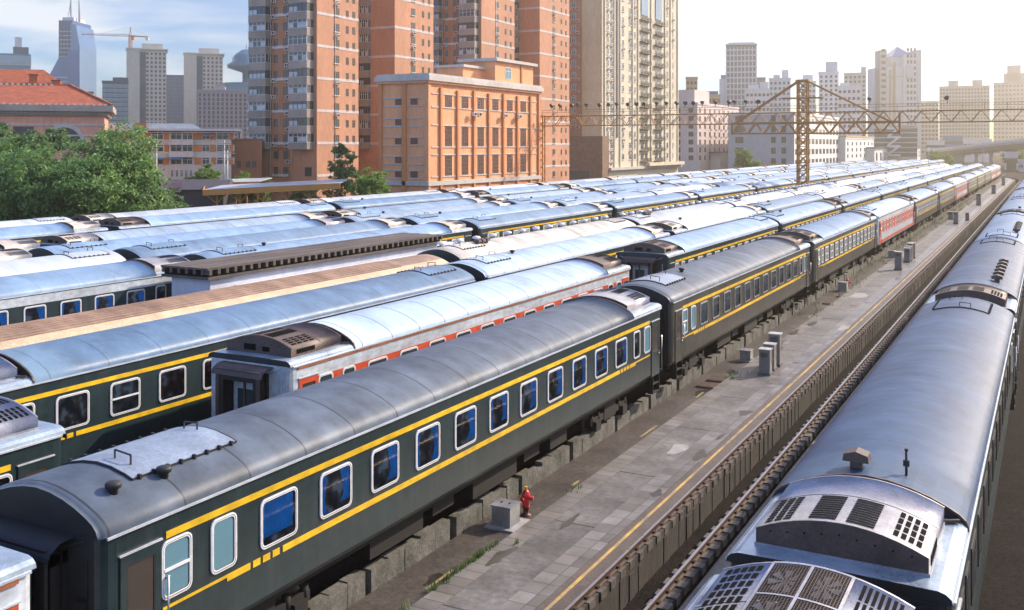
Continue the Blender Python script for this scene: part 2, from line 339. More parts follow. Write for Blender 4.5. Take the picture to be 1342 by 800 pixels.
def body_mesh(livery):
    key = ('body', livery)
    if key in cache: return cache[key]
    paint, bands = {
        'green': (GREEN, 'y'), 'olive': (GREENB, 'y'), 'red': (PALE, 'r'), 'redlow': (PALE, 'q'), 'whitetop': (GREEN, 'w'), 'plain': (GREEN, 'n'), 'old': (GREEN, 'n'), 'tan': (PALE, 'n')}[livery]
    b = MB()
    P = [(1.46, 1.27), (1.55, 1.40), (1.555, 3.765)]
    secs = []
    for y, k in ((-HL, .90), (-HL + .05, .955), (-HL + .15, .988), (-HL + .3, 1), (HL - .3, 1), (HL - .15, .988), (HL - .05, .955), (HL, .90)):
        r = [(x * k, y, z) for x, z in P]; secs.append(r + [(-x, y_, z) for x, y_, z in reversed(r)])
    b.loft(secs, 0, False, 1, 1)
    b.box(-1.40, 1.40, -HL + .1, HL - .1, 1.262, 1.268, 2)      # floor pan
    def band(ya, yb, za, zb, mi, t=.008):
        for s in (1, -1):
            x0, x1 = s * 1.553, s * (1.555 + t); b.box(min(x0, x1), max(x0, x1), ya, yb, za, zb, mi)
    if bands == 'y':
        band(-HL + 1.32, HL - 1.3, 3.345, 3.465, 3)
        band(-HL + 4.25, HL - 4.25, 2.075, 2.20, 3)
        for s in (-1, 1):
            def bb(a, c, z0, z1):
                ya, yb = sorted((s * (HL - a), s * (HL - c))); band(ya, yb, z0, z1, 3)
            bb(1.25, 2.75, 2.15, 2.20); bb(2.75, 3.35, 2.075, 2.20)
            for k in range(3): bb(3.42 + k * .27, 3.42 + k * .27 + .2, 2.075, 2.20)
    elif bands in 'rq':
        band(-HL + .3, HL - .3, 3.66, 3.73, 4, .03)
        band(-HL + .9, HL - .9, 2.24, 3.30, 3)
        band(-HL + .3, HL - .3, 1.42, 1.66, 3)
    elif bands == 'w':
        band(-HL + .3, HL - .3, 3.33, 3.70, 4); band(-HL + .3, HL - .3, 1.42, 1.6, 4)
    third = YEL if bands == 'y' else REDP
    me = b.mesh('body', [paint, DARKEND if bands in 'ywn' else PALE, UNDER, third, RUSTLINE if bands in 'rq' else PALE]); cache[key] = me
    return me
ACW = 1.22
def acz(x): return 4.47 - (x / ACW) ** 2 * .28
def arc_strip(b, x0, x1, ya, yb, dz, mi, n=4):
    rows = [[(x0 + (x1 - x0) * i / n, ya, acz(x0 + (x1 - x0) * i / n) + dz) for i in range(n + 1)], [(x0 + (x1 - x0) * i / n, yb, acz(x0 + (x1 - x0) * i / n) + dz) for i in range(n + 1)]]
    b.loft(rows, mi, True)
def ac_meshes(style):
    """case plus grilles of the roof air conditioner; local y=0 at the car end, +y toward the arched roof"""
    if ('ac', style) in cache: return cache[('ac', style)]
    shell = {'brown': BROWN, 'grey': GREYAC, 'pale': PALEAC, 'fan': GREYAC}[style]
    ya, yb = .42, 2.72
    b = MB(); N = 12
    xs = [-ACW + 2 * ACW * i / N for i in range(N + 1)]
    rows = []
    for y in (ya, yb): rows.append([(-ACW, y, 3.955)] + [(x, y, acz(x)) for x in xs] + [(ACW, y, 3.955)])
    b.loft(rows, [0] + [1] * N + [0], True, 2, 2)
    for y in (ya + .02, ya + 1.30, yb - .02):             # bolted seams
        arc_strip(b, -ACW - .01, ACW + .01, y - .02, y + .02, .008, 1, 12)
    b.box(-ACW - .02, ACW + .02, ya - .012, yb + .012, 3.93, 3.975, 0)
    for k in range(11):                                    # side louvre on the flank
        y = ya + .25 + k * .075; b.box(ACW - .01, ACW + .012, y, y + .045, 4.0, 4.13, 3)
    (b.box(-.55, -.1, ya - .006, ya + .02, 4.02, 4.2, 3), b.box(.15, .42, ya - .006, ya + .02, 4.02, 4.16, 3)) if style in ('brown', 'pale') else None
    for k in range(9):
        x = -1.0 + k * .25; b.tube((x, ya - .012, 4.30 - abs(x) * .12), (x, ya + .01, 4.30 - abs(x) * .12), .014, None, 6, 3)
    b.bar((ACW - .1, yb - .1, 3.97), (ACW + .22, yb + .1, 3.97), .05, .05, 2)
    case = b.mesh('air_conditioner', [shell, shell, BROWN, SLOT])
    gr = []
    def slots(x0, x1, y0, y1, nx, ny, gx=.2, gy=.35):
        g = MB(); dx = (x1 - x0) / nx; dy = (y1 - y0) / ny
        for i in range(nx):
            for j in range(ny):
                arc_strip(g, x0 + dx * (i + gx / 2), x0 + dx * (i + 1 - gx / 2), y0 + dy * (j + gy / 2), y0 + dy * (j + 1 - gy / 2), .009, 0, max(2, int(8 / nx)))
        gr.append(('grille', g.mesh('grille', [SLOT])))
    g0, g1 = ya + .10, ya + 1.22
    if style == 'fan':
        slots(-1.14, -.62, g0, yb - .15, 7, 4, .45, .12)
        slots(.62, 1.14, g0, yb - .15, 5, 8, .3, .3)
        g = MB(); arc_strip(g, -.5, .5, g0, yb - .15, .008, 0, 8)
        for cx, cy in ((-.24, ya + .62), (-.24, yb - .68), (.24, ya + .66), (.24, yb - .64)):
            for k in range(7):
                t0 = k * .9; t1 = t0 + .55; z = acz(cx) + .016
                g.face([(cx, cy, z), (cx + .21 * math.cos(t0), cy + .36 * math.sin(t0), z), (cx + .21 * math.cos(t1), cy + .36 * math.sin(t1), z)], 1)
        for i in range(1, 26): arc_strip(g, -.5 + i / 26 - .004, -.5 + i / 26 + .004, g0, yb - .15, .03, 2, 1)
        m = int((yb - .15 - g0) / .045)
        for j in range(1, m):
            y = g0 + j * .045; arc_strip(g, -.5, .5, y - .004, y + .004, .031, 2, 6)
        for x0, x1, y0, y1 in ((-.52, .52, g0 - .03, g0 + .02), (-.52, .52, yb - .17, yb - .12), (-.52, .52, (ya + yb) / 2 - .03, (ya + yb) / 2 + .01), (-.02, .02, g0, yb - .15), (-.53, -.49, g0, yb - .15), (.49, .53, g0, yb - .15)):
            arc_strip(g, x0, x1, y0, y1, .04, 3, 8)
        gr.append(('fan_grille', g.mesh('fan_grille', [SLOT, BLADE, BROWN, GREYAC])))
    else:
        slots(-1.13, -.72, g0, g1, 3, 9, .15, .45); slots(-.48, -.06, g0, g1, 1, 11, .06, .4)
        slots(.06, .48, g0, g1, 1, 11, .06, .4); slots(.70, 1.12, g0 + .06, g1, 4, 4, .35, .25)
    cache[('ac', style)] = (case, gr)
    return cache[('ac', style)]
def rrect(w, h, r, seg=4):
    p = []
    for cx, cz, a in ((w / 2 - r, h / 2 - r, 0), (-w / 2 + r, h / 2 - r, 90), (-w / 2 + r, -h / 2 + r, 180), (w / 2 - r, -h / 2 + r, 270)):
        for i in range(seg + 1):
            t = R(a + 90 * i / seg); p.append((cx + r * math.cos(t), cz + r * math.sin(t)))
    return p
def window_meshes(w, h, split, style):
    """window facing +x: frame ring, pane, optional curtain and the dim room behind the glass"""
    key = ('win', w, h, split, style)
    if key in cache: return cache[key]
    o = rrect(w, h, .13); i_ = rrect(w - .125, h - .125, .085); i2 = rrect(w - .058, h - .058, .11); i3 = rrect(w - .078, h - .078, .10)
    b = MB(); n = len(o)
    for k in range(n):
        j = (k + 1) % n
        b.face([(.0, *o[k]), (.0, *o[j]), (.026, *o[j]), (.026, *o[k])], 0, True)
        b.face([(.026, *o[k]), (.026, *o[j]), (.030, *i2[j]), (.030, *i2[k])], 0)
        b.face([(.030, *i2[k]), (.030, *i2[j]), (.012, *i2[j]), (.012, *i2[k])], 1)
        g_ = i3; b.face([(.012, *i2[k]), (.012, *i2[j]), (.012, *g_[j]), (.012, *g_[k])], 1); b.face([(.012, *g_[k]), (.012, *g_[j]), (.026, *g_[j]), (.026, *g_[k])], 1); b.face([(.026, *g_[k]), (.026, *g_[j]), (.024, *i_[j]), (.024, *i_[k])], 0)
        b.face([(.024, *i_[k]), (.024, *i_[j]), (.002, *i_[j]), (.002, *i_[k])], 1)
    if split: b.box(.012, .034, -w / 2 + .06, w / 2 - .06, -.02, .03, 0)
    fr = GREYFR if style == 'lace' else WHITEFR
    frame = b.mesh('window', [fr, RUBBER])
    parts = []
    if style == 'curtain' or style == 'lace' or style == 'dim':
        p = MB(); p.face([(.004, *q) for q in i_], 0); parts.append(('interior', p.mesh('interior', [INSIDE])))
        rnd = random.Random(w * 100 + h)
        if style != 'dim':
            for vv in range(4):
                c = MB()
                spans = {0: [(-w / 2 + .06, -w / 2 + .24, 0), (w / 2 - .40, w / 2 - .08, .1)], 1: [(w / 2 - .46, w / 2 - .08, .05)], 2: [(-w / 2 + .08, -w / 2 + .2, 0), (w / 2 - .36, w / 2 - .08, .0)], 3: [(-w / 2 + .08, w / 2 - .14, .12)]}[vv]
                if style == 'lace': spans = [(-w / 2 + .08, w / 2 - (.14 if vv % 2 else .3), 0)]
                for a, e, gap in spans:
                    N = max(6, int((e - a) / .02)); rows = []
                    for z in (-h / 2 + .09 + gap, -.1, h / 2 - .09):
                        pin = .62 if abs(z + .1) < .01 and style != 'lace' and vv != 3 else 1
                        rows.append([(.011 + .006 * math.sin(k * 1.05 + rnd.random() * .9), (a + (e - a) * k / N * pin if a + e < 0 else e + (a - e) * (1 - k / N) * pin), z) for k in range(N + 1)])
                    c.loft(rows, 0, True)
                parts.append(('curtain', c.mesh('curtain', [LACE if style == 'lace' else CURT])))
        g = MB(); g.face([(.018, *q) for q in i_], 0); parts.append(('pane', g.mesh('pane', [GLASS])))
    else:
        pm = {'blue': PANEB, 'plain': PANE, 'pale': PANEL}[style]
        g = MB(); g.face([(.008, *q) for q in i_], 0); parts.append(('pane', g.mesh('pane', [pm])))
    cache[key] = (frame, parts)
    return cache[key]
def flat_window(w, h, style):
    key = ('fwin', w, h, style)
    if key in cache: return cache[key]
    b = MB(); b.box(0, .02, -w / 2, w / 2, -h / 2, h / 2, 0, 'w'); b.box(.015, .024, -w / 2 + .08, w / 2 - .08, -h / 2 + .08, h / 2 - .08, 1, 'w')
    if style == 'pale': b.box(.02, .028, -w / 2 + .08, w / 2 - .08, -.03, .03, 0)
    cache[key] = b.mesh('window', [WHITEFR if style != 'olive' else RUBBER, PANE if style in ('plain', 'olive') else PANEL])
    return cache[key]
def add_window(root, y, z, w, h, split, style, lod, v=0, sx=1):
    if lod >= 1 or style == 'dark':
        st = {'curtain': 'plain', 'lace': 'pale', 'dark': 'olive', 'dim': 'plain', 'blue': 'pale'}.get(style, style)
        return put(flat_window(w, h, st), 'window', root, (1.556, y, z))
    fr, parts = window_meshes(w, h, split, style)
    o = put(fr, 'window', root, (1.556, y, z)); k = 0
    for nm, me in parts:
        if nm == 'curtain':
            if k % 4 == v % 4: put(me, nm, o)
            k += 1
        else: put(me, nm, o)
    return o
def hatch_mesh(big, m):
    key = ('hatch', big, m.name)
    if key in cache: return cache[key]
    b = MB(); w = .88; ly = 2.5 if big else 2.3; N = 10
    xs = [-w + 2 * w * i / N for i in range(N + 1)]
    top = [[(x, y, roof_z(x) + .035) for x in xs] for y in (0, ly / 2, ly)]
    b.loft(top, 0, True)
    for y in (0, ly):
        for xa, xb in zip(xs, xs[1:]): b.bar((xa, y, roof_z(xa) + .02), (xb, y, roof_z(xb) + .02), .022, .04, 1)
    for s in (-1, 1):
        b.bar((s * w, 0, roof_z(w) + .02), (s * w, ly, roof_z(w) + .02), .02, .04, 1)
        for k in range(8):
            y = .15 + k * (ly - .3) / 7; b.box(s * w - .03, s * w + .045, y - .02, y + .02, roof_z(w) - .02, roof_z(w) + .075, 1)
    b.bar((.1, .3, 4.45), (.1, .3, 4.60), .025, None, 1); b.bar((.5, .3, 4.38), (.5, .3, 4.56), .025, None, 1); b.bar((.1, .3, 4.6), (.5, .3, 4.56), .025, None, 1)
    b.bar((-.3, ly - .2, 4.42), (-.3, ly - .2, 4.56), .025, None, 1); b.bar((.05, ly - .2, 4.45), (.05, ly - .2, 4.58), .025, None, 1); b.bar((-.3, ly - .2, 4.56), (.05, ly - .2, 4.58), .025, None, 1)
    cache[key] = b.mesh('roof_hatch', [m, RUBBER]); return cache[key]
def vent_mesh():
    if 'vent' not in cache:
        b = MB(); b.lathe([(.08, -.1), (.08, .07), (.13, .08), (.135, .15), (.12, .17), (.0, .175)], n=14); cache['vent'] = b.mesh('roof_vent', [RUBBER])
    return cache['vent']
def mush_mesh():
    if 'mush' not in cache:
        b = MB(); b.lathe([(.10, -.06), (.10, .12), (.24, .13), (.26, .18), (.2, .26), (.02, .3)], n=12); b.box(-.17, .17, -.17, .17, -.06, .03, 1); cache['mush'] = b.mesh('roof_vent', [WHITEFR, BROWN])
    return cache['mush']
def cowl_mesh():
    if 'cowl' not in cache:
        b = MB(); b.box(-.1, .1, -.1, .1, -.08, .12, 0); b.loft([[(-.22, y, .12), (-.2, y, .24), (.0, y, .30), (.2, y, .24), (.22, y, .12)] for y in (-.16, .16)], 0, False, 0, 0); b.box(-.2, .2, -.15, .15, .115, .13, 0)
        cache['cowl'] = b.mesh('roof_vent', [BROWN])
    return cache['cowl']
def bogie_mesh():
    if 'bogie' in cache: return cache['bogie']
    b = MB()
    for s in (-1, 1):
        b.bar((s * 1.0, -1.6, .62), (s * 1.0, 1.6, .62), .16, .22, 0)
        b.box(s * 1.0 - .1, s * 1.0 + .1, -.5, .5, .45, .95, 0)
        for y in (-1.2, 1.2):
            b.box(s * 1.05 - .14, s * 1.05 + .14, y - .2, y + .2, .3, .62, 0)
            b.tube((s * .68, y, .46), (s * .82, y, .46), .457, None, 18, 1)
            b.tube((s * 1.02, y - .28, .5), (s * 1.02, y - .28, .85), .09, None, 8, 0); b.tube((s * 1.02, y + .28, .5), (s * 1.02, y + .28, .85), .09, None, 8, 0)
    for y in (-1.2, 1.2): b.tube((-.8, y, .46), (.8, y, .46), .08, None, 8, 1)
    b.box(-1.0, 1.0, -.3, .3, .6, .95, 0)
    cache['bogie'] = b.mesh('bogie', [UNDER, BROWN]); return cache['bogie']
def under_mesh():
    if 'under' in cache: return cache['under']
    b = MB()
    b.box(-1.25, 1.25, -HL + .3, HL - .3, 1.05, 1.258, 0)
    for y0, y1, z, x in ((-5.2, -3.0, .55, 1.3), (-2.4, -1.4, .62, 1.2), (-.6, 1.9, .5, 1.32), (2.6, 3.6, .6, 1.2), (4.2, 5.4, .55, 1.28)):
        x -= .22; b.box(.25, x, y0, y1, z, 1.06, 0); b.box(-x, -.25, y0 + .3, y1 - .1, z, 1.06, 0)
    for y in (-6.2, 6.2): b.tube((-.5, y - .5, .75), (-.5, y + .5, .75), .26, None, 12, 0)
    for s in (-1, 1): b.box(-.15, .15, s * (HL + .2) - .32, s * (HL + .2) + .32, .78, 1.0, 0)
    cache['under'] = b.mesh('underframe', [UNDER]); return cache['under']
def gangway_meshes(style):
    key = ('gang', style)
    if key in cache: return cache[key]
    hood = BROWN if style == 'brown' else RUBBER
    b = MB()   # local: +y out of the car end
    for k in range(4):
        y0 = k * .11; g = 0 if k % 2 == 0 else .05
        b.box(-.78 + g, -.56, y0, y0 + .10, 1.25, 3.5 - g, 0); b.box(.56, .78 - g, y0, y0 + .10, 1.25, 3.5 - g, 0); b.box(-.78 + g, .78 - g, y0, y0 + .1, 3.3, 3.52 - g, 0)
    b.box(-.82, .82, .36, .46, 3.46, 3.62, 1); b.box(-.82, -.70, .40, .46, 1.25, 3.5, 1); b.box(.70, .82, .40, .46, 1.25, 3.5, 1)
    b.loft([[(x, y, z) for y, z in ((0, 3.72), (.28, 3.70), (.46, 3.58), (.5, 3.45))] for x in (-.95, .95)], 1, True)
    for s in (-1, 1): b.bar((s * 1.25, .02, 3.4), (s * 1.25, .02, 1.5), .03, None, 2); b.box(s * 1.12 - .13, s * 1.12 + .13, .0, .10, 2.35, 2.75, 2)
    for s in (-1, 1): b.bar((s * .75, .1, 3.55), (s * 1.25, .05, 3.72), .025, None, 2)
    gang = b.mesh('gangway', [RUBBER, hood, PALE if style == 'brown' else DARKEND])
    d = MB(); d.box(-.5, .5, .012, .04, 1.3, 3.28, 0); d.box(-.2, .36, .042, .05, 2.2, 3.0, 1); d.box(-.52, -.44, .03, .09, 1.3, 3.28, 2); d.box(.05, .12, .045, .08, 1.3, 3.28, 2)
    door = d.mesh('end_door', [PALE, PANE, BROWN])
    cache[key] = (gang, door); return cache[key]
def door_meshes(paint):
    key = ('door', paint.name)
    if key in cache: return cache[key]
    b = MB()
    for y0, y1, z0, z1 in ((-.42, .42, 3.30, 3.36), (-.42, -.36, 1.32, 3.30), (.36, .42, 1.32, 3.30), (-.36, .36, 1.32, 2.2), (-.36, -.29, 2.2, 3.30), (.29, .36, 2.2, 3.30), (-.29, .29, 3.2, 3.30)):
        b.box(-.02, .024, y0, y1, z0, z1, 0, 'w')
    b.box(0, .04, -.44, .44, 3.372, 3.40, 2)
    w = MB(); w.box(-.01, .010, -.29, .29, 2.2, 3.2, 0, 'w')
    for y0, y1, z0, z1 in ((-.29, -.265, 2.2, 3.2), (.265, .29, 2.2, 3.2), (-.265, .265, 2.2, 2.225), (-.265, .265, 3.175, 3.2)): w.box(.0, .02, y0, y1, z0, z1, 1)
    h = MB(); h.tube((.06, .33, 2.12), (.06, .22, 2.12), .018, None, 8); h.box(.02, .07, .31, .35, 2.05, 2.2, 0)
    hr = MB(); hr.tube((.07, .53, 1.4), (.07, .53, 2.75), .02, None, 8)
    for z in (1.45, 2.7): hr.tube((0, .53, z), (.07, .53, z), .02, None, 6)
    cache[key] = (b.mesh('door', [paint, paint, GUTTER]), w.mesh('pane', [DOORP, RUBBER]), h.mesh('handle', [STEEL]), hr.mesh('handrail', [STEEL]))
    return cache[key]
def step_mesh():
    if 'step' not in cache:
        b = MB()
        for k, z in enumerate((1.0, .68)): b.box(-.12 - .0, .10, -.34, .34, z, z + .03, 0)
        for y in (-.34, .34): b.box(-.12, .10, y - .015, y + .015, .66, 1.27, 0)
        b.bar((.02, -.34, .67), (.1, .34, .67), .03, None, 0)
        cache['step'] = b.mesh('step', [UNDER])
    return cache['step']

protos = {}
def coach(livery, rm, near, far, lod, wins='dim', vents='', acs='brown', gang='black', hatchm=None, hatch=True):
    key = (livery, rm.name, near, far, lod, wins, vents, acs, gang, hatch)
    if key in protos:
        return copy_tree(protos[key])
    t = empty('railway_coach')
    paint = {'green': GREEN, 'olive': GREENB, 'red': PALE, 'redlow': PALE, 'whitetop': GREEN, 'plain': GREEN, 'old': GREEN, 'tan': PALE}[livery]
    put(body_mesh(livery), 'body', t)
    rf = put(roof_mesh(rm, near, far, rib=(livery == 'tan')), 'roof', t)
    put(under_mesh(), 'underframe', t)
    if lod <= 1:
        for y in (-8.9, 8.9): put(bogie_mesh(), 'bogie', t, (0, y, 0))
    for e, s in ((near, -1), (far, 1)):
        if e == 'ac':
            st = acs if isinstance(acs, str) else (acs[0] if s < 0 else acs[1])
            case, gr = ac_meshes(st)
            a = put(case, 'air_conditioner', t, (0, s * HL, 0), 0 if s < 0 else math.pi)
            if lod <= 1:
                for nm, me in gr: put(me, nm, a)
        elif hatch and lod <= 1:
            hm = hatchm or rm
            put(hatch_mesh(s < 0, HATCHM if rm is RF_DARK else hm), 'roof_hatch', t, (0, -HL + 1.2, 0) if s < 0 else (0, HL - .6, 0), 0 if s < 0 else math.pi)
        if lod <= 1 or gang == 'brown':
            g, d = gangway_meshes(gang)
            go = put(g, 'gangway', t, (0, s * HL, 0), math.pi if s < 0 else 0)
            if lod == 0: put(d, 'end_door', go)
    # windows on the side in view
    ys = [-HL + 4.14 + 1.76 * k for k in range(11)]
    if lod <= 1:
        narrow = 'blue' if wins in ('curtain', 'lace') else ('plain' if wins == 'tall' else wins)
        if wins == 'tall':
            for k in range(13): add_window(t, -HL + 2.0 + 1.82 * k, 2.78, .78, .98, k % 3 == 1, 'pale', 1)
        else:
            for k, y in enumerate(ys): add_window(t, y, 2.79, 1.06, .95, wins == 'dim' and k % 3 == 1, wins, lod, (3, 0, 1, 2, 1, 0, 1, 1, 2, 0, 1)[k])
            add_window(t, -HL + 1.55, 2.81, .68, 1.0, True, narrow, lod); add_window(t, -HL + 2.66, 2.81, .64, .98, False, narrow, lod)
            add_window(t, HL - 2.66, 2.81, .64, .98, False, wins if lod else 'dim', lod); add_window(t, HL - 1.6, 2.81, .66, .98, False, narrow, lod)
        dm, wp, hd, hr = door_meshes(GREENB if livery == 'olive' else (GREEN if paint is GREEN else REDP))
        for y, fl in ((-HL + .78, 1), (HL - .72, 1)):
            d = put(dm, 'door', t, (1.556, y, 0)); put(wp, 'pane', d); put(hd, 'handle', d)
            put(hr, 'handrail', t, (1.556, y, 0)); put(step_mesh(), 'step', t, (1.5, y, 0))
    if vents == 'pair':
        put(vent_mesh(), 'roof_vent', t, (.98, -HL + .72, roof_z(.98))); put(vent_mesh(), 'roof_vent', t, (1.04, -HL + 1.75, roof_z(1.04)))
    elif vents == 'mush':
        for k in range(13): put(mush_mesh(), 'roof_vent', t, (-.55, -HL + 1.2 + k * 1.95, roof_z(.55) + .02))
        for k in range(3): put(cowl_mesh(), 'roof_vent', t, (.5, -HL + 3.4 + k * .5, roof_z(.5)))
    elif vents == 'row':
        for k in range(6): put(cowl_mesh(), 'roof_vent', t, (.75, -HL + 5 + k * 1.35, roof_z(.75)))
    elif vents == 'cowl':
        put(cowl_mesh(), 'roof_vent', t, (-.25, -HL + WELL + .55, roof_z(.25)))
        b = MB(); b.tube((0, 0, -.05), (0, 0, .42), .022, None, 8); b.box(-.05, .05, -.03, .03, .16, .26, 0); b.tube((0, 0, .42), (0, 0, .46), .03, None, 8)
        b.build('roof_mast', [RUBBER], t, (.55, -HL + WELL + .62, roof_z(.55)))
    elif vents == 'one':
        put(vent_mesh(), 'roof_vent', t, (.3, -HL + 4.9, roof_z(.3)))
    protos[key] = t
    return t
def place(t, d, u0, label, group, zs=1.0):
    t.location = (-d, u0 + HL, 0); tag(t, label, 'train coach', group)
    if zs != 1: t.scale = (1, 1, zs)
    return t
ORD = ['first', 'second', 'third', 'fourth', 'fifth', 'sixth', 'seventh', 'eighth', 'ninth', 'tenth', 'eleventh', 'twelfth', 'thirteenth', 'fourteenth', 'fifteenth', 'sixteenth', 'seventeenth', 'eighteenth']
PITCH = 26.9
# --- track A, along the platform
GA = 'coaches in the line along the platform'; dA = 14.75
place(coach('red', RF_PALE, 'dome', 'ac', 0, 'dim', '', 'grey'), dA, 10.0 - 2 * HL - .25, 'pale coach with red band cut off at the lower left corner of the picture', GA)
place(coach('green', RF_DARK, 'dome', 'ac', 0, 'curtain', 'pair', 'grey'), dA, 10.9, 'large dark green coach in front with blue curtains and yellow stripes', GA)
place(coach('olive', RF_DARK, 'dome', 'ac', 0, 'lace', 'one', 'brown'), dA, 38.0, 'dark coach with white lace curtains behind the blue curtained coach', GA)
seqA = [('olive', RF_BLUE, 'pale'), ('red', RF_PALE, 'tall'), ('olive', RF_SILV, 'pale'), ('olive', RF_SILV, 'pale'), ('red', RF_PALE, 'tall'), ('olive', RF_SILV, 'pale'), ('olive', RF_SILV, 'pale'), ('olive', RF_SILV, 'pale'), ('red', RF_PALE, 'tall'), ('red', RF_PALE, 'tall')]
for i, (lv, rm, wn) in enumerate(seqA):
    lb = f'{"orange red and white" if lv == "red" else "dark yellow striped"} coach, {ORD[i + 2]} of the line along the platform'
    if i == 1: lb = 'orange red and grey white coach nearest among those along the platform'
    place(coach(lv, rm, 'ac' if i in (0, 2) else 'dome', 'ac', 1, wn, '', 'brown'), dA, 65.0 + PITCH * i, lb, GA)
# --- track B
GB = 'coaches in the second line from the platform'; dB = 20.35
place(coach('green', RF_SILV, 'dome', 'ac', 0, 'dim', '', 'grey'), dB, 14.6 - 2 * HL, 'green coach end with grey roof unit at the left picture edge', GB)
place(coach('redlow', RF_PALE, 'ac', 'ac', 0, 'plain', '', 'brown', 'brown'), dB, 21.9, 'white and red coach with pale ice blue roof and rusty brown roof units', GB)
for i in range(11):
    if i == 0: t = coach('green', RF_SILV, 'ac', 'dome', 0, 'pale', '', 'brown', 'brown'); lb = 'green coach with brown gangway end facing the gap in the second line'
    else: t = coach('green', RF_SILV, 'ac' if i == 2 else 'dome', 'dome' if i != 1 else 'ac', 1 if i < 6 else 2, 'pale', 'one'); lb = f'green coach with yellow stripe, {ORD[i]} beyond the gap in the second line'
    place(t, dB, 53.4 + PITCH * i, lb, GB)
# --- track C
GC = 'coaches in the third line from the platform'; dC = 25.0
for i in range(12):
    if i == 0: t = coach('green', RF_BLUE, 'ac', 'dome', 0, 'dim', '', 'grey'); lb = 'dark green coach with long blue roof, nearest of the third line'
    elif i == 1: t = coach('green', RF_PALE, 'dome', 'ac', 1, 'pale', 'one', 'pale'); lb = 'pale roofed coach coupled behind the blue roofed green coach'
    else: t = coach('green', RF_SILV if i % 2 else RF_WHITE, 'ac' if i in (2, 5) else 'dome', 'ac' if i % 3 else 'dome', 1 if i < 6 else 2, 'pale', 'one', 'pale'); lb = f'green coach, {ORD[i]} of the third line from the platform'
    place(t, dC, 14.3 + PITCH * i, lb, GC)
# --- track D
GD = 'coaches in the fourth line from the platform'; dD = 29.4
for i in range(12):
    if i == 0: t = coach('tan', RF_TAN, 'dome', 'dome', 1, 'plain', '', hatch=False); lb = 'coach with tan ribbed roof and beige roof flank'
    elif i == 1: t = coach('old', RF_OLD, 'dome', 'dome', 1, 'plain', 'mush'); lb = 'old rust spotted white roofed coach with green rounded end and roof vents'
    else: t = coach('old', RF_WHITE, 'dome', 'dome', 1 if i < 6 else 2, 'plain', 'mush'); lb = f'white roofed coach with roof vents, {ORD[i]} of the fourth line'
    place(t, dD, 19.4 + PITCH * i, lb, GD, .95 if i == 0 else 1)
# --- tracks E..K
def line(nm, d, u0, n, liv, roofs, ends, grp, lodmax, wins, acs, first=None):
    for i in range(n):
        lod = 1 if u0 + PITCH * i < lodmax else 2
        rm = roofs[i % len(roofs)]; ne, fe = ends[i % len(ends)]
        lv = liv[i % len(liv)]
        cn = {'green': 'green', 'whitetop': 'green and white', 'plain': 'dark green'}[lv]
        lb = (first if (first and i == 0) else f'{cn} coach with {rm.name.split(" coach")[0]} roof, {ORD[i]} of {nm}')
        place(coach(lv, rm, ne, fe, lod, wins, ('one', '', 'one')[i % 3], acs[i % len(acs)]), d, u0 + PITCH * i, lb, grp)
dE = 39.2
GE = 'coaches in the fifth line from the platform'
place(coach('whitetop', RF_SILV, 'dome', 'ac', 0, 'curtain', '', 'grey'), dE, 11.3, 'dark green coach with white upper band left of the low white building', GE)
line('the fifth line', dE, 38.2, 15, ['green'], [RF_SILV, RF_SILV, RF_BLUE], [('dome', 'ac')], GE, 170, 'pale', ['pale'], 'silver roofed coach directly behind the low white building')
line('the sixth line', 44.6, 11.4, 16, ['plain'], [RF_WHITE, RF_SILV, RF_SILV, RF_PALE], [('dome', 'dome'), ('dome', 'ac'), ('dome', 'ac')], 'coaches in the sixth line from the platform', 140, 'plain', ['pale'])
line('the seventh line', 49.0, 9.6, 16, ['plain'], [RF_SILV, RF_SILV, RF_PALE], [('dome', 'ac')], 'coaches in the seventh line from the platform', 120, 'plain', ['pale', 'grey'])
line('the eighth line', 54.0, 13.8, 15, ['plain'], [RF_SILV, RF_PALE], [('ac', 'ac')], 'coaches in the eighth line from the platform', 120, 'plain', ['pale'])
line('the ninth line', 63.0, 25.5, 14, ['green'], [RF_SILV, RF_SILV, RF_BLUE], [('ac', 'ac'), ('ac', 'dome'), ('dome', 'ac')], 'coaches in the ninth line from the platform', 120, 'dim', ['pale', 'brown'])
line('the tenth line', 68.2, 27.0, 12, ['plain'], [RF_WHITE], [('ac', 'dome')], 'coaches in the tenth line from the platform', 120, 'plain', ['pale'])
# --- right hand line
GR = 'coaches in the line on the right'; dR = 2.73
place(coach('green', RF_NAVY, 'dome', 'ac', 0, 'dark', '', 'fan'), dR, 14.1 - 2 * HL - .15, 'coach at bottom edge whose roof unit shows fans under wire mesh', GR)
seqR = [('ac', 'dome', 'cowl', RF_NAVY, 'blue roofed coach with large grey louvred roof unit facing the camera'), ('ac', 'dome', 'row', RF_NAVY, 'blue roofed coach with a row of small vents in the right line')]
for i in range(8):
    ne, fe, vt, rm, lb = seqR[i] if i < 2 else ('ac' if i % 2 else 'dome', 'dome', 'one' if i % 2 else 'row', RF_BLUE, f'grey roofed coach, {ORD[i]} of the line on the right')
    place(coach('plain', rm, ne, fe, 0 if i < 2 else 1, 'dark', vt, 'grey' if i == 0 else 'brown'), dR, 14.8 + PITCH * i, lb, GR)
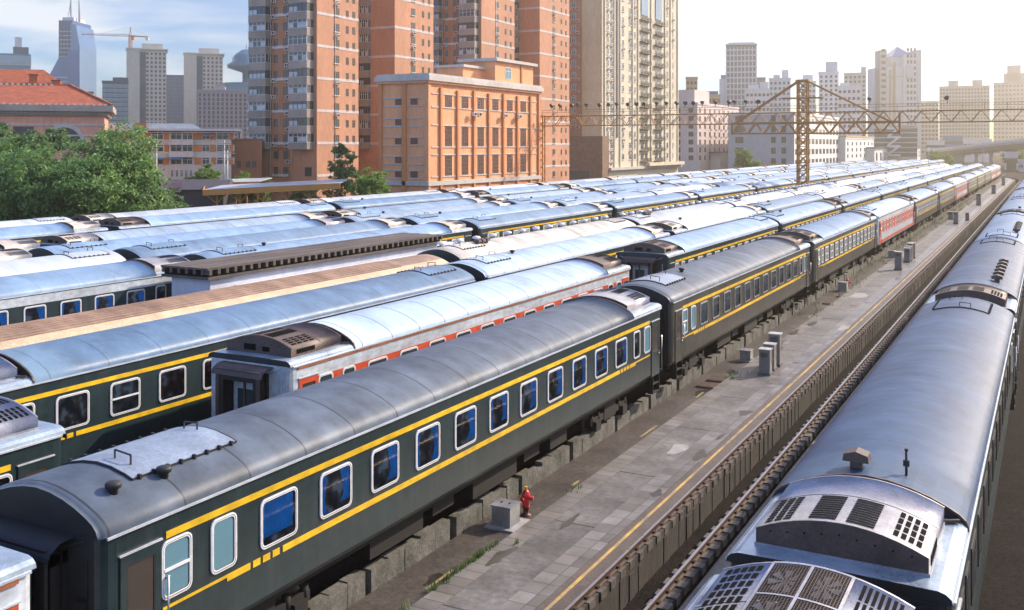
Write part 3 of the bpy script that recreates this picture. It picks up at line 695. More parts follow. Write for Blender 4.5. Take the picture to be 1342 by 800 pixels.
#MARK2
# ------------------------------------------------------------------ ground, platform, pit, rails
BALLAST = mat('dark oily ballast ground', (.020, .016, .014), .9, 0, .5, .6, bump=.9, bscale=26, fine=.4, spec=.08)
CONC = mat('platform concrete', (.155, .152, .15), .62, 0, .55, .5, bump=.2, bscale=18, fine=.25)
GUTC = mat('damp brown gutter concrete', (.075, .063, .055), .55, 0, .45, .5, bump=.25, bscale=14, fine=.3)
EDGE = mat('rust stained platform edge', (.105, .080, .065), .65, 0, .4, .9, bump=.3, bscale=20, fine=.25)
WALLC = mat('weathered kerb concrete', (.145, .14, .125), .85, 0, .5, 1.6, col2=(.055, .057, .042), bump=.7, bscale=9, fine=.3)
PITC = mat('streaked pit wall concrete', (.052, .045, .041), .85, 0, .6, 2.2, col2=(.03, .024, .02), bump=.6, bscale=9, stretch=(1, 2.2, .25), fine=.35)
TIEC = mat('pale rail chair concrete', (.13, .11, .095), .85, 0, .5, 3.0, bump=.6, bscale=10, fine=.3)
STONE = brick_mat('grey paving stones', (.12, .117, .116), (.18, .177, .176), (.02, .018, .016), .74, .44, .012, .6, 'XY', 0)
STONEW = brick_mat('wide paving stones', (.105, .098, .094), (.20, .198, .205), (.03, .028, .024), .73, .58, .012, .5, 'XY', 0)
RUSTRAIL = mat('rusty rail side', (.07, .038, .026), .7, .3, .4, 3)
RAILTOP = mat('worn rail head', (.30, .27, .26), .3, .9, .2, 4)
YLINE = worn_line('worn yellow line', (.52, .33, .06), (.15, .13, .11))
YDASH = worn_line('faded yellow dash', (.34, .24, .07), (.11, .095, .08))
def bend(u):
    return 0 if u < 325 else (u - 325) ** 2 / 260.0
us = [-120, -40, 0] + [i * 20 for i in range(1, 17)] + [325, 340, 355, 370, 385, 400, 420, 470, 700, 1500, 6000]
PR = [(6000, -.5), (400, -.5), (120, -.5), (16, -.5), (13.98, -.5), (9.5, -.5), (9.06, -.32), (9.06, -1.1), (7.84, -1.1), (7.84, -.32), (7.35, -.5), (4.6, -.45), (1, -.45), (-30, -.45), (-400, -.45), (-6000, -.45)]
b = MB(); rows = []
for u in us:
    s = bend(min(u, 420)); rows.append([(-(d + (s if 7 < d < 9.6 else 0)), u, z) for d, z in PR])
b.loft(rows, 0, False)
tag(b.build('ground', [BALLAST]), kind='structure')
def sheet(name, m, d0, d1, z, u0, u1, follow0=False, follow1=False, thick=.3):
    b = MB(); n = 40; rows = []
    for k in range(n + 1):
        u = u0 + (u1 - u0) * k / n; s0 = bend(u) if follow0 else 0; s1 = bend(u) if follow1 else 0
        a, c = -(d0 + s0), -(d1 + s1)
        rows.append([(a, u, z - thick), (a, u, z), (c, u, z), (c, u, z - thick)])
    b.loft(rows, 0, False)
    return tag(b.build(name, [m]), kind='structure')
PE = 352
sheet('platform', CONC, 10.68, 11.85, -.150, -30, PE, True, False)
sheet('paving', STONEW, 9.95, 10.675, -.146, -30, PE, True, True)
sheet('paving', STONE, 11.855, 12.43, -.147, -30, PE)
sheet('platform_edge', EDGE, 9.16, 9.945, -.154, -30, PE, True, True, .4)
sheet('gutter', GUTC, 12.435, 13.72, -.235, -30, PE)
sheet('path', CONC, 4.75, 7.36, -.40, -30, 330, thick=.1)
sheet('marking', YLINE, 9.68, 9.77, -.149, -30, 330, True, True, .002)
# slab joints and the odd patch of newer concrete
b = MB()
for k in range(60):
    u = 14 + k * 5.2 + random.uniform(-.5, .5); b.box(-11.84, -10.69, u, u + .025, -.15, -.1455, 0, 'b')
tag(b.build('joint', [simple('dark joint filler', (.02, .018, .015), .9)]), kind='structure')
for u, L in ((33.2, 1.7), (39.5, 1.0), (50, 1.2), (61, 1.0), (19.5, 1.2), (27.5, .5)):
    b = MB(); b.box(-12.74, -12.66, u, u + L, -.235, -.230, 0, 'b'); tag(b.build('marking', [YDASH]), kind='structure')
PATCH = mat('pale cement patch', (.30, .30, .30), .8, 0, .3, 2)
STAIN = mat('oil stain', (.035, .030, .027), .35, 0, .4, 2)
rs_ = random.Random(77)
for i in range(46):
    u = 16 + i * 3.1 + rs_.uniform(-1, 1); d = rs_.choice((10.3, 11.2, 11.6, 12.1, 12.9, 13.2)) + rs_.uniform(-.2, .2); a = rs_.uniform(.15, .8); c = rs_.uniform(.06, .22); ph = rs_.uniform(0, 6)
    b = MB(); pts = [(-d + c * math.cos(t) * (1 + .35 * math.sin(3 * t + ph) + .15 * math.sin(7 * t)), u + a * math.sin(t) * (1 + .3 * math.cos(2 * t + ph)), (-.141 if d < 12.4 else -.231)) for t in [k * math.pi / 14 for k in range(28)]]
    b.face(pts, 0); tag(b.build('stain', [STAIN]), kind='structure')
for u, d, a, c in ((32.2, 11.0, .8, .25), (47.5, 11.6, .9, .35), (71, 11.5, 1.6, .5), (58, 10.2, 1.2, .25)):
    b = MB(); pts = [(-d + c * math.cos(t) * (1 + .3 * math.sin(3 * t + u)), u + a * math.sin(t) * (1 + .2 * math.cos(2 * t)), -.1425) for t in [k * math.pi / 10 for k in range(20)]]
    b.face(pts, 0); tag(b.build('cement_patch', [PATCH]), kind='structure')
# rails
def rail(d, u0, u1, curved=False, z=0.0, top=RAILTOP):
    b = MB(); prof = [(-.07, z - .165), (-.07, z - .15), (-.015, z - .13), (-.012, z - .045), (-.036, z - .035), (-.036, z), (.036, z), (.036, z - .035), (.012, z - .045), (.015, z - .13), (.07, z - .15), (.07, z - .165)]
    n = 44 if curved else 2; rows = []
    for k in range(n + 1):
        u = u0 + (u1 - u0) * k / n; s = bend(min(u, 420)) if curved else 0
        rows.append([(-(d + s) + x, u, zz) for x, zz in prof])
    b.loft(rows, [0, 0, 0, 0, 0, 1, 0, 0, 0, 0, 0], False)
    return tag(b.build('rail', [RUSTRAIL, top]), kind='structure')
for d in (9.2, 7.7): rail(d, -30, 430, True)
for dc in (dR, dA, dB, dC, dD, dE, 44.6, 49.0, 54.0, 63.0, 68.2, -3.2):
    for s in (-.75, .75): rail(dc + s, -30, 400)
# pit walls with their rail chairs
b = MB(); rows = []
n = 60
for k in range(n + 1):
    u = -30 + (425 + 30) * k / n; s = bend(min(u, 420)); rows.append([(-(9.36 + s), u, -.4), (-(9.36 + s), u, -.185), (-(9.05 + s), u, -.185), (-(9.05 + s), u, -1.12)])
b.loft(rows, 0, False); rows = []
for k in range(n + 1):
    u = -30 + (425 + 30) * k / n; s = bend(min(u, 420)); rows.append([(-(7.85 + s), u, -1.12), (-(7.85 + s), u, -.2), (-(7.45 + s), u, -.2), (-(7.45 + s), u, -.42)])
b.loft(rows, 0, False)
tag(b.build('pit_wall', [PITC]), kind='structure')
b = MB(); u = -10
while u < 330:
    w = random.uniform(.26, .36); j = random.uniform(-.03, .03)
    b.box(-7.93 + j, -7.40 + j, u, u + w, -.36, -.165, 0); b.box(-9.34, -9.02 + j * .6, u + .1, u + .1 + w, -.36, -.166, 0)
    if random.random() < .7: b.box(-9.065, -9.035 + random.uniform(0, .015), u + .05, u + .12 + w, -1.1, -.37 - random.uniform(0, .1), 1)
    b.box(-9.27, -9.13, u + .18, u + .3, -.15, -.09, 2); b.box(-7.77, -7.63, u + .1, u + .22, -.15, -.09, 2)
    u += .62
tag(b.build('rail_chairs', [TIEC, PITC, RUSTRAIL]), kind='stuff')
# broken kerb wall beside the platform line: every cast length is a block of its own
u = -6.0; k = 0
while u < 345:
    L = random.uniform(3.0, 3.6); b = MB(); x0, x1 = -13.96, -13.72
    m = 5; w = L / m
    for i in range(m):
        top = .30 + random.uniform(-.05, .04) - (.10 if i % 2 and random.random() < .6 else 0)
        b.box(x0, x1 + random.uniform(-.012, .012), u + i * w, u + (i + 1) * w - .004, -.5, top, 0)
    o = b.build('kerb_block', [WALLC]); tag(o, 'weathered concrete kerb block with uneven top between platform and line of coaches', 'kerb block', 'kerb blocks along the platform')
    u += L + (random.uniform(.2, .38)); k += 1
# ------------------------------------------------------------------ things standing on the platform
CAB = mat('grey cabinet paint', (.24, .235, .23), .5, .1, .25, 2)
CAPM = mat('pale cabinet cap', (.42, .42, .41), .5, .1, .2, 3)
HYD = mat('hydrant red', (.55, .018, .022), .32, 0, .2, 4)
def cabinet(d, u, h, w, label, rz=0, grp='grey cabinets on the platform'):
    t = empty('cabinet', (-d, u, -.147), rz)
    b = MB(); b.box(-w / 2 - .04, w / 2 + .04, -w / 2 - .04, w / 2 + .04, 0, .12, 0); b.build('plinth', [CONC], t)
    b = MB(); b.box(-w / 2, w / 2, -w / 2, w / 2, .12, h - .05, 0)
    b.build('case', [CAB], t)
    b = MB(); b.box(-w / 2 - .035, w / 2 + .035, -w / 2 - .035, w / 2 + .035, h - .05, h, 0); b.build('cap', [CAPM], t)
    b = MB(); b.box(w / 2, w / 2 + .012, -w / 2 + .03, w / 2 - .03, .16, h - .09, 0); dr = b.build('door', [CAB], t)
    b = MB(); b.box(w / 2 + .012, w / 2 + .04, w / 2 - .1, w / 2 - .06, h * .5, h * .5 + .14, 0); b.build('handle', [STEEL], dr)
    b = MB(); b.box(-w / 2 + .03, w / 2 - .03, -w / 2 - .01, -w / 2, .18, h - .1, 0)
    for k in range(6): b.box(-w / 2 + .08, w / 2 - .08, -w / 2 - .014, -w / 2 - .010, h - .35 + k * .035, h - .335 + k * .035, 1)
    b.build('side_panel', [CAB, SLOT], t)
    return tag(t, label, 'cabinet', grp)
cabinet(11.15, 44.6, 1.15, .46, 'low front grey cabinet of the nearest three on the platform')
cabinet(11.2, 45.6, 1.2, .46, 'middle grey cabinet of the nearest three on the platform')
cabinet(11.2, 46.6, 1.5, .5, 'tallest grey cabinet of the nearest three on the platform')
cabinet(10.95, 87.2, 1.5, .52, 'tall pale grey cabinet standing alone before a cabinet cluster')
for i, (dd, uu, h) in enumerate(((11.0, 93.3, 1.25), (11.0, 94.5, 1.3), (11.05, 95.7, 1.45), (11.0, 96.9, 1.4))):
    cabinet(dd, uu, h, .46, f'{["front", "second", "third", "rearmost"][i]} grey cabinet in the cluster of four farther along the platform')
cabinet(10.8, 141.5, 1.6, .55, 'tall grey cabinet mid platform level with the distant coaches')
cabinet(9.95, 149, 1.1, .45, 'short grey cabinet near the rail far along the platform')
cabinet(12.1, 150, 1.1, .6, 'squat grey cabinet beside the kerb far along the platform')
cabinet(10.8, 188, 2.0, .7, 'broad grey cabinet far along the platform, before the last three')
cabinet(10.6, 235, 1.9, .8, 'broad grey cabinet third from the platform end')
cabinet(10.7, 286, 1.9, .8, 'broad grey cabinet at the far end of the platform')
def box_unit(d, u, s, label):
    t = empty('junction_box', (-d, u, -.235), R(0))
    b = MB(); b.box(-s * .75, s * .95, -s * .8, s * 1.0, 0, .05, 0); b.build('plinth', [PATCH], t)
    b = MB(); b.box(-s / 2, s / 2, -s / 2, s / 2, .05, s * 1.0, 0); b.build('case', [mat('galvanised box steel %d' % u, (.34, .35, .36), .4, .6, .25, 3)], t)
    b = MB(); b.box(-s / 2 - .03, s / 2 + .03, -s / 2 - .03, s / 2 + .03, s * 1.0, s * 1.0 + .035, 0)
    for p in (-.12, .12): b.box(p - .02, p + .02, -.03, .03, s + .035, s + .06, 1)
    b.build('lid', [GREYAC, RUBBER], t)
    return tag(t, label, 'box')
box_unit(12.95, 23.8, .56, 'galvanised metal box on a cement pad beside the nearest red hydrant')
box_unit(12.75, 47.4, .5, 'small grey metal box left of the nearest three cabinets')
box_unit(12.9, 73.4, .6, 'grey metal box beside the second red hydrant')
box_unit(12.8, 97.6, .6, 'grey metal box by the kerb near the four cabinet cluster')
def hydrant(d, u, label):
    t = empty('fire_hydrant', (-d, u, -.235))
    b = MB(); b.lathe([(.15, 0), (.15, .03), (.085, .05), (.085, .22), (.12, .23), (.12, .26)], n=16); b.build('base', [mat('dark hydrant base %d' % u, (.09, .02, .02), .5)], t)
    b = MB(); b.lathe([(.105, .26), (.10, .30), (.095, .50), (.115, .53), (.115, .57), (.10, .60), (.085, .66), (.05, .70), (.02, .71)], n=18); b.build('barrel', [HYD], t)
    for a in (0, 120, 240):
        c, s = math.cos(R(a + 20)), math.sin(R(a + 20)); b = MB()
        b.tube((c * .08, s * .08, .47), (c * .17, s * .17, .47), .055, None, 12); b.tube((c * .17, s * .17, .47), (c * .20, s * .20, .47), .068, None, 12); b.build('outlet', [HYD], t)
    b = MB(); b.lathe([(.035, .71), (.03, .77), (.045, .78), (.04, .80)], n=8); b.build('cap', [YEL], t)
    return tag(t, label, 'hydrant', 'red fire hydrants on the platform')
hydrant(12.8, 24.7, 'red fire hydrant nearest the camera next to a galvanised box')
hydrant(12.8, 74.6, 'red fire hydrant farther along, under the third green coach')
# iron covers in the gutter
for u, d in ((41.6, 12.85), (42.9, 12.8), (70.5, 12.4), (67, 12.6)):
    b = MB(); b.box(-d - .4, -d + .4, u - .45, u + .45, -.235, -.17, 0); b.box(-d - .36, -d + .36, u - .4, u + .4, -.17, -.155, 1)
    o = b.build('drain_cover', [EDGE, RUSTRAIL]); tag(o, 'rusty iron drain cover in the damp gutter beside the kerb', 'drain cover', 'iron drain covers in the gutter')
# weeds
LEAFW = leaf_mat('weed green', (.05, .11, .02), (.13, .2, .05))
b = MB()
def blades(u, d, n, h, sp):
    for k in range(n):
        x, y = -d + random.gauss(0, sp * .35), u + random.gauss(0, sp); a = random.uniform(0, 6.28); l = h * random.uniform(.4, 1); t = random.uniform(.1, .6)
        p = Vector((x, y, -.16)); q = p + Vector((math.cos(a) * t * l, math.sin(a) * t * l, l)); wv = Vector((-math.sin(a), math.cos(a), 0)) * .018
        b.face([p - wv, p + wv, q]); 
for k in range(40): blades(19.2 + random.random() * 3.2, 12.45, 6, .22, .12)
blades(18.0, 12.45, 30, .3, .2); blades(22.6, 12.0, 10, .2, .08); blades(43.5, 12.3, 60, .2, .5); blades(27.0, 12.4, 24, .15, .3)
for k in range(230): blades(60 + random.random() * 150, random.choice((12.5, 13.3, 13.6)), 8, .35, .4)
tag(b.build('weeds', [LEAFW]), kind='stuff')
# ------------------------------------------------------------------ buildings
def wall_mat(name, col, var=.2, rough=.85, streak=True):
    return mat(name, col, rough, 0, var, .16, stretch=(1, 1, .35) if streak else (1, 1, 1), fine=.10)
GLZ = mat('building window glass', (.05, .065, .08), .12, 0, .5, .35, fine=.1)
GLZB = mat('blue building glass', (.10, .22, .33), .12, .2, .35, .1, fine=.05)
FRW = simple('window frame white', (.55, .55, .54), .5)
FRD = simple('window frame dark', (.05, .045, .042), .5)
FRR = simple('window frame maroon', (.13, .03, .025), .5)
GLM = mat('dim maroon glass', (.06, .022, .02), .25, 0, .5, .6)
WCAP = 100
def win_mesh(w, h, style):
    key = ('bw', round(w, 2), round(h, 2), style)
    if key in cache: return cache[key]
    b = MB(); fr = {'d': FRD, 'w': FRW, 'm': FRR, 'b': FRW}[style[0]]; t = .07 if w < 2.5 else .1
    b.box(-w / 2, -w / 2 + t, -.06, 0, 0, h, 0, 'n'); b.box(w / 2 - t, w / 2, -.06, 0, 0, h, 0, 'n'); b.box(-w / 2 + t, w / 2 - t, -.06, 0, h - t, h, 0, 'n'); b.box(-w / 2 + t, w / 2 - t, -.06, 0, 0, t, 0, 'n')
    b.box(-w / 2 + t, w / 2 - t, -.02, 0, t, h - t, 1, 'n')
    nv = 2 if style[0] != 'm' else 3; nh = 1 if style[0] != 'm' else max(3, int(h / .7))
    for i in range(1, nv): x = -w / 2 + w * i / nv; b.box(x - .03, x + .03, -.05, -.02, t, h - t, 0, 'n')
    for j in range(1, nh + 1): z = h * (j / (nh + 1) if nh > 1 else .68); b.box(-w / 2 + t, w / 2 - t, -.049, -.02, z - .03, z + .03, 0, 'n')
    if 's' in style: b.box(-w / 2 - .1, w / 2 + .1, -.2, 0, -.12, 0, 2, 'n')
    if 'h' in style: b.box(-w / 2 - .1, w / 2 + .1, -.25, 0, h, h + .1, 2, 'n')
    cache[key] = b.mesh('window', [fr, GLZB if style[0] == 'b' else (GLM if style[0] == 'm' else GLZ), FRW]); return cache[key]
def acbox():
    if 'acb' not in cache:
        b = MB(); b.box(-.45, .45, -.42, -.05, 0, .62, 0); b.box(-.38, .38, -.02, 0, -.06, 0, 1); b.bar((-.38, -.02, -.02), (-.38, -.42, -.02), .04, None, 1); b.bar((.38, -.02, -.02), (.38, -.42, -.02), .04, None, 1)
        b.tube((-.12, -.43, .31), (-.12, -.418, .31), .25, None, 14, 2); b.box(.2, .42, -.425, -.42, .1, .52, 2)
        cache['acb'] = b.mesh('air_conditioner', [simple('air conditioner white', (.58, .57, .54), .5), FRD, SLOT])
    return cache['acb']
class Bld:
    """building with local x along its facade, y into the depth, z up; faces front (-y) and left (-x)"""
    def __init__(s, name, loc, rz, label, cat='building', group=None):
        s.t = empty(name, loc, rz); tag(s.t, label, cat, group); s.n = 0; s.over = MB(); s.overm = None; s.wall = MB(); s.mats = []
    def mi(s, m):
        if m not in s.mats: s.mats.append(m)
        return s.mats.index(m)
    def box(s, x0, x1, y0, y1, z0, z1, m): s.wall.box(x0, x1, y0, y1, z0, z1, s.mi(m))
    def win(s, x, y, z, w, h, style='d', face='f'):
        me = win_mesh(w, h, style); rz = {'f': 0, 'l': -math.pi / 2, 'r': math.pi / 2}[face]
        s.n += 1
        if s.n <= WCAP: put(me, 'window', s.t, (x, y, z), rz)
        else:
            M = Matrix.Translation((x, y, z)) @ Matrix.Rotation(rz, 4, 'Z'); bi = len(s.over.v); s.overm = s.overm or me
            s.over.v += [tuple(M @ v.co) for v in me.vertices]
            for p in me.polygons: s.over.f.append(tuple(bi + i for i in p.vertices)); s.over.m.append(p.material_index); s.over.sm.append(False)
    def ac(s, x, y, z, face='f'):
        s.na = getattr(s, 'na', 0) + 1
        if s.na <= 100: put(acbox(), 'air_conditioner', s.t, (x, y, z), {'f': 0, 'l': -math.pi / 2}[face])
    def done(s):
        s.wall.build('wall', s.mats, s.t)
        if s.over.f:
            o = s.over.build('windows', list(s.overm.materials), s.t); o['kind'] = 'stuff'
        return s.t
C90 = R(90)
# --- orange four storey building
ORA = wall_mat('orange render', (.73, .335, .165), .14); ORP = wall_mat('deep orange pilaster', (.55, .215, .085), .15); TRIM = wall_mat('pale grey trim', (.50, .46, .43), .2)
B = Bld('office_building', (-80, 123.3, 0), C90, 'orange four storey building with maroon windows and pale cornice', 'building')
LX, DY, HT = 35.9, 8.6, 20.4
B.box(0, LX, 0, DY, -1, HT, ORA); B.box(-.7, LX + .7, -.7, DY + .5, HT - .9, HT - .2, TRIM); B.box(-.45, LX + .4, -.45, DY + .3, HT - 1.25, HT - .9, ORA); B.box(-.5, LX + .5, -.5, DY + .3, HT - .2, HT + .15, TRIM)
B.box(-.35, LX + .4, -.35, DY, 4.1, 4.75, TRIM)
xp = [along(500 + v * .25, 80) - 123.3 for v in (306, 394, 480, 558, 635, 708, 776)]
for i, x in enumerate(xp): B.box(x - .25, x + .25, -.32, 0, -.5, HT - (1.8 if i % 2 == 0 else 2.0), ORP)
B.box(-.15, .5, -.2, .5, -.5, HT - 1.3, ORA); B.box(LX - .5, LX + .12, -.3, .5, -.5, HT - 1.3, ORP)
edges = [0.4] + xp + [LX - .4]
for (z, h) in ((15.8, 1.75), (9.9, 3.0), (5.6 - .1, 3.0)):
    for i, (a, c) in enumerate(zip(edges, edges[1:])):
        a2, c2 = a + .45, c - .45
        B.box(a2, c2, -.12, 0, z - .22, z - .04, TRIM); B.box(a2, c2, -.12, 0, z + h + .05, z + h + .2, TRIM)
        if 1 <= i <= 6:
            xc = (a + c) / 2; xl = .58; B.box(a2, xc - 1.25, -.04, 0, z, z + h, ORA)
            B.win(xc, 0, z, 1.9, h, 'm')
for yc in (2.2, 6.4):
    B.box(-.35, 0, yc + (1.6 if yc > 3 else 1.5), yc + 2.2, -.5, HT - 1.3, ORP)
for z in (16.0, 13.0, 10.2, 7.4, 5.3):
    for ya, yb in ((.8, 3.4), (4.6, 8.0)):
        B.box(-.12, 0, ya, yb, z - .25, z - .1, TRIM); B.box(-.12, 0, ya, yb, z + .95, z + 1.1, TRIM)
    if z in (16.0, 10.2, 5.3): B.win(0, 2.4, z, 1.25, .9, 'm', 'l')
    B.win(0, 5.2, z, 1.1, .9, 'm', 'l')
for x in (xp[2] - .8, xp[2] + .8, xp[4] - .4, xp[5] - .3): B.ac(x, -.5, 14.6)
B.box(LX - 14, LX - .2, 1.0, 7.6, HT, HT + 3.6, ORA); B.box(LX - 14.5, LX + .5, .4, 8.0, HT + 3.6, HT + 4.1, TRIM); B.box(LX - 21, LX - 14, 3, 8, HT, HT + 2.2, ORA); B.box(LX - 21.4, LX - 14.2, 2.6, 8.3, HT + 2.2, HT + 2.6, TRIM)
B.win(LX - 9.5, 1.0, HT + .8, 2.0, 2.0, 'b'); B.box(LX - 5, LX - 4.5, .8, 1.2, HT, HT + 3.6, ORP)
B.done()
# --- brown residential towers
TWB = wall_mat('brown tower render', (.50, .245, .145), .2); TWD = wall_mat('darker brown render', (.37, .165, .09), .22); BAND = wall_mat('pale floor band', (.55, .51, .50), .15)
BALC = wall_mat('grey balcony concrete', (.33, .28, .245), .35)
def balcony_mesh(w, dp, st):
    key = ('balc', w, dp, st)
    if key in cache: return cache[key]
    b = MB()   # faces -x ; spans y -w/2..w/2 ; sticks out to -dp
    b.box(-dp, 0, -w / 2, w / 2, -.1, 1.15, 0); b.box(-dp - .06, 0, -w / 2 - .06, w / 2 + .06, 1.15, 1.22, 1)
    b.box(-dp + .08, 0, -w / 2 + .08, w / 2 - .08, 1.22, 2.75, 2); b.box(-dp - .05, 0, -w / 2 - .05, w / 2 + .05, 2.75, 2.9, 0)
    n = 4
    for i in range(n + 1): y = -w / 2 + .08 + (w - .16) * i / n; b.box(-dp + .03, -dp + .1, y - .05, y + .05, 1.22, 2.75, 3)
    for x in (-dp * .5,): b.box(x - .04, x + .04, -w / 2 + .04, -w / 2 + .1, 1.22, 2.75, 3)
    b.box(-dp + .04, -dp + .09, -w / 2, w / 2, 2.2, 2.26, 3)
    rr = random.Random(st)
    for i in range(n):
        if rr.random() < .5:
            y = -w / 2 + .1 + (w - .2) * i / n; b.box(-dp + .05, -dp + .07, y + .08, y + (w - .2) / n - .08, 1.3, 2.15, 4)
    cache[key] = b.mesh('balcony', [BALC, FRW, GLZ, FRW if st % 2 else FRD, PALE]); return cache[key]
def tower(u0, d0, L1, gap, L2, label, seed, floors=20):
    rr = random.Random(seed); H = floors * 3.0 + 1
    B = Bld('apartment_tower', (-d0, u0, 0), C90, label, 'apartment tower', 'brown apartment towers')
    B.box(0, L1, 0, 15, -1, H, TWB); B.box(L1, L1 + gap, 9, 15, -1, H, TWD); B.box(L1 + gap, L1 + gap + L2, 0, 15, -1, H, TWB)  # recess wall and end bay: shade put in as a darker render
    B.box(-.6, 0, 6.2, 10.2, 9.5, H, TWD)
    f = 1
    while f < floors:
        z = 10.6 + (f - 1) * 3.0 * 2 - 6.4
        if z > H - 1: break
        if z > 2:
            B.box(.02, L1 + .03, -.05, 0, z, z + .5, BAND); B.box(L1 + gap - .03, L1 + gap + L2 + .03, -.05, 0, z, z + .5, BAND); B.box(L1 + .05, L1 + gap - .05, 8.95, 9, z, z + .5, BAND)
            B.box(L1, L1 + .05, .05, 9, z, z + .5, BAND); B.box(L1 + gap - .05, L1 + gap, .0, 9, z, z + .5, BAND); B.box(-.65, -.6, 6.2, 10.2, z, z + .5, BAND)
        f += 1
    for k in range(floors):
        z = k * 3.0 + 1.0
        if z > H - 2.5: break
        for x0 in (0, L1 + gap):
            LL = L1 if x0 == 0 else L2
            B.win(x0 + LL * .46, 0, z + .5, 1.5, 1.5, 'ds'); B.win(x0 + LL * .72, 0, z + .5, .75, 1.4, 'd'); B.win(x0 + LL * .88, 0, z + .5, .75, 1.4, 'd')
            if rr.random() < .35: B.ac(x0 + LL * .46, -.02, z - .6)
        if k >= 3:
            put(balcony_mesh(4.4, 2.0, rr.randint(0, 7)), 'balcony', B.t, (0, 2.9, z - .9 + .3)); put(balcony_mesh(4.2, 2.0, rr.randint(0, 7)), 'balcony', B.t, (0, 12.7, z - .9 + .3))
            put(balcony_mesh(2.2, 1.0, rr.randint(0, 7)), 'balcony', B.t, (L1 + gap, 7.2, z - .6))
        B.win(-.6, 7.0, z + .5, .9, 1.5, 'd', 'l'); B.win(-.6, 9.3, z + .5, .9, 1.5, 'd', 'l')
        if k >= 2:
            B.ac(-.6, 6.0 + rr.random() * .5, z - .3, 'l')
            if rr.random() < .7: B.ac(-.6, 9.6, z - .2, 'l')
        else: B.win(0, 2.0, z + .3, 1.6, 1.7, 'd', 'l')
    for x in (L1 * .42,): B.wall.tube((x, -.1, 0), (x, -.1, H), .07, None, 6, B.mi(FRW))
    for y in (5.6, 10.6): B.wall.tube((-.5, y, 0), (-.5, y, H), .07, None, 6, B.mi(FRW))
    return B.done()
tower(146, 119, 12.6, 12.3, 14.7, 'brown apartment tower with grey balconies, left of the orange building', 3)
tower(206.6, 119, 16.7, 14.2, 18.5, 'brown apartment tower rising directly behind the orange building', 5)
# --- cream tower
CRM = wall_mat('cream render', (.62, .55, .42), .16); CRD = wall_mat('shaded cream render', (.60, .50, .32), .2); BRK = brick_mat('brown facing tile', (.19, .105, .065), (.26, .15, .09), (.12, .09, .07), .8, .35, .03, .8, 'SIDE')  # CRD: cream end wall with the tone of its shade put into the colour
B = Bld('apartment_tower', (-119, 279.6, -1.9), C90, 'cream apartment tower with many small balconies and air conditioners', 'apartment tower')
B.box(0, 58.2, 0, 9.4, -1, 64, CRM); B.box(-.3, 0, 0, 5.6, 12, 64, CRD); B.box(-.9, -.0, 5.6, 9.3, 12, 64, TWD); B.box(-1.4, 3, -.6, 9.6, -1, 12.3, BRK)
B.box(3.0, 58.6, -1.2, 0, 3.6, 4.3, TRIM); B.box(28, 58, -2.2, -1.2, 4.3, 5.2, CRM)
B.box(-1.41, -1.38, 3, 9, 0, 3.6, FRD)
for x in (1.2, 7.5, 11.5, 20.4, 24.5, 34.6, 46.2, 51, 57.4): B.box(x - .3, x + .3, -.35, 0, 4.3, 64, CRM)
rr = random.Random(11)
def cbal():
    if 'cbal' not in cache:
        b = MB(); b.box(-3.6, 3.6, -1.0, 0, -.2, 0, 0)
        for k in range(19): x = -3.5 + k * 7 / 18; b.bar((x, -.95, 0), (x, -.95, .85), .05, None, 0)
        b.bar((-3.6, -.95, .88), (3.6, -.95, .88), .08, None, 0); b.bar((-3.6, -.95, .45), (3.6, -.95, .45), .06, None, 0)
        for x in (-2.7, -.9, 1.5): b.box(x - .5, x + .5, -.85, -.5, .05, .65, 2)
        for x in (-3.55, 3.55): b.bar((x, -.95, .88), (x, 0, .88), .06, None, 0)
        cache['cbal'] = b.mesh('balcony', [FRD, FRW, PALEAC])
    return cache['cbal']
for k in range(20):
    z = 5.6 + k * 3.0
    if z > 61: break
    for x, w in ((3.4, 1.5), (5.9, 1.5), (13.8, 1.5), (18.7, 1.4), (22.3, 1.3), (48.6, 1.4), (53.6, .8)):
        B.win(x, 0, z + .6, w, 1.6, 'ws')
        if x < 7 or rr.random() < .22: B.ac(x, -.02, z - .5)
    for x in (29.5, 40.8):
        if z < 46:
            B.win(x - 1.6, 0, z + .2, 2.2, 2.1, 'w'); B.win(x + 1.6, 0, z + .2, 2.2, 2.1, 'w')
            put(cbal(), 'balcony', B.t, (x, -.02, z))
    B.win(-.9, 7.5, z + .5, 1.2, 1.5, 'w', 'l') if z > 12 else None
    if z > 12: B.ac(-.9, 6.3, z - .3, 'l'); B.ac(-.9, 8.7, z - .3, 'l')
for x in (29.5, 40.8): B.box(x - 2.6, x + 2.6, -.25, 0, 46, 63, GLZB)
B.wall.box(9.0, 9.5, -.5, -.1, 12, 64, B.mi(GREYAC)); B.t.scale = (1.196, 1.196, 1.196); B.done()     # storeys come to 3.6 m
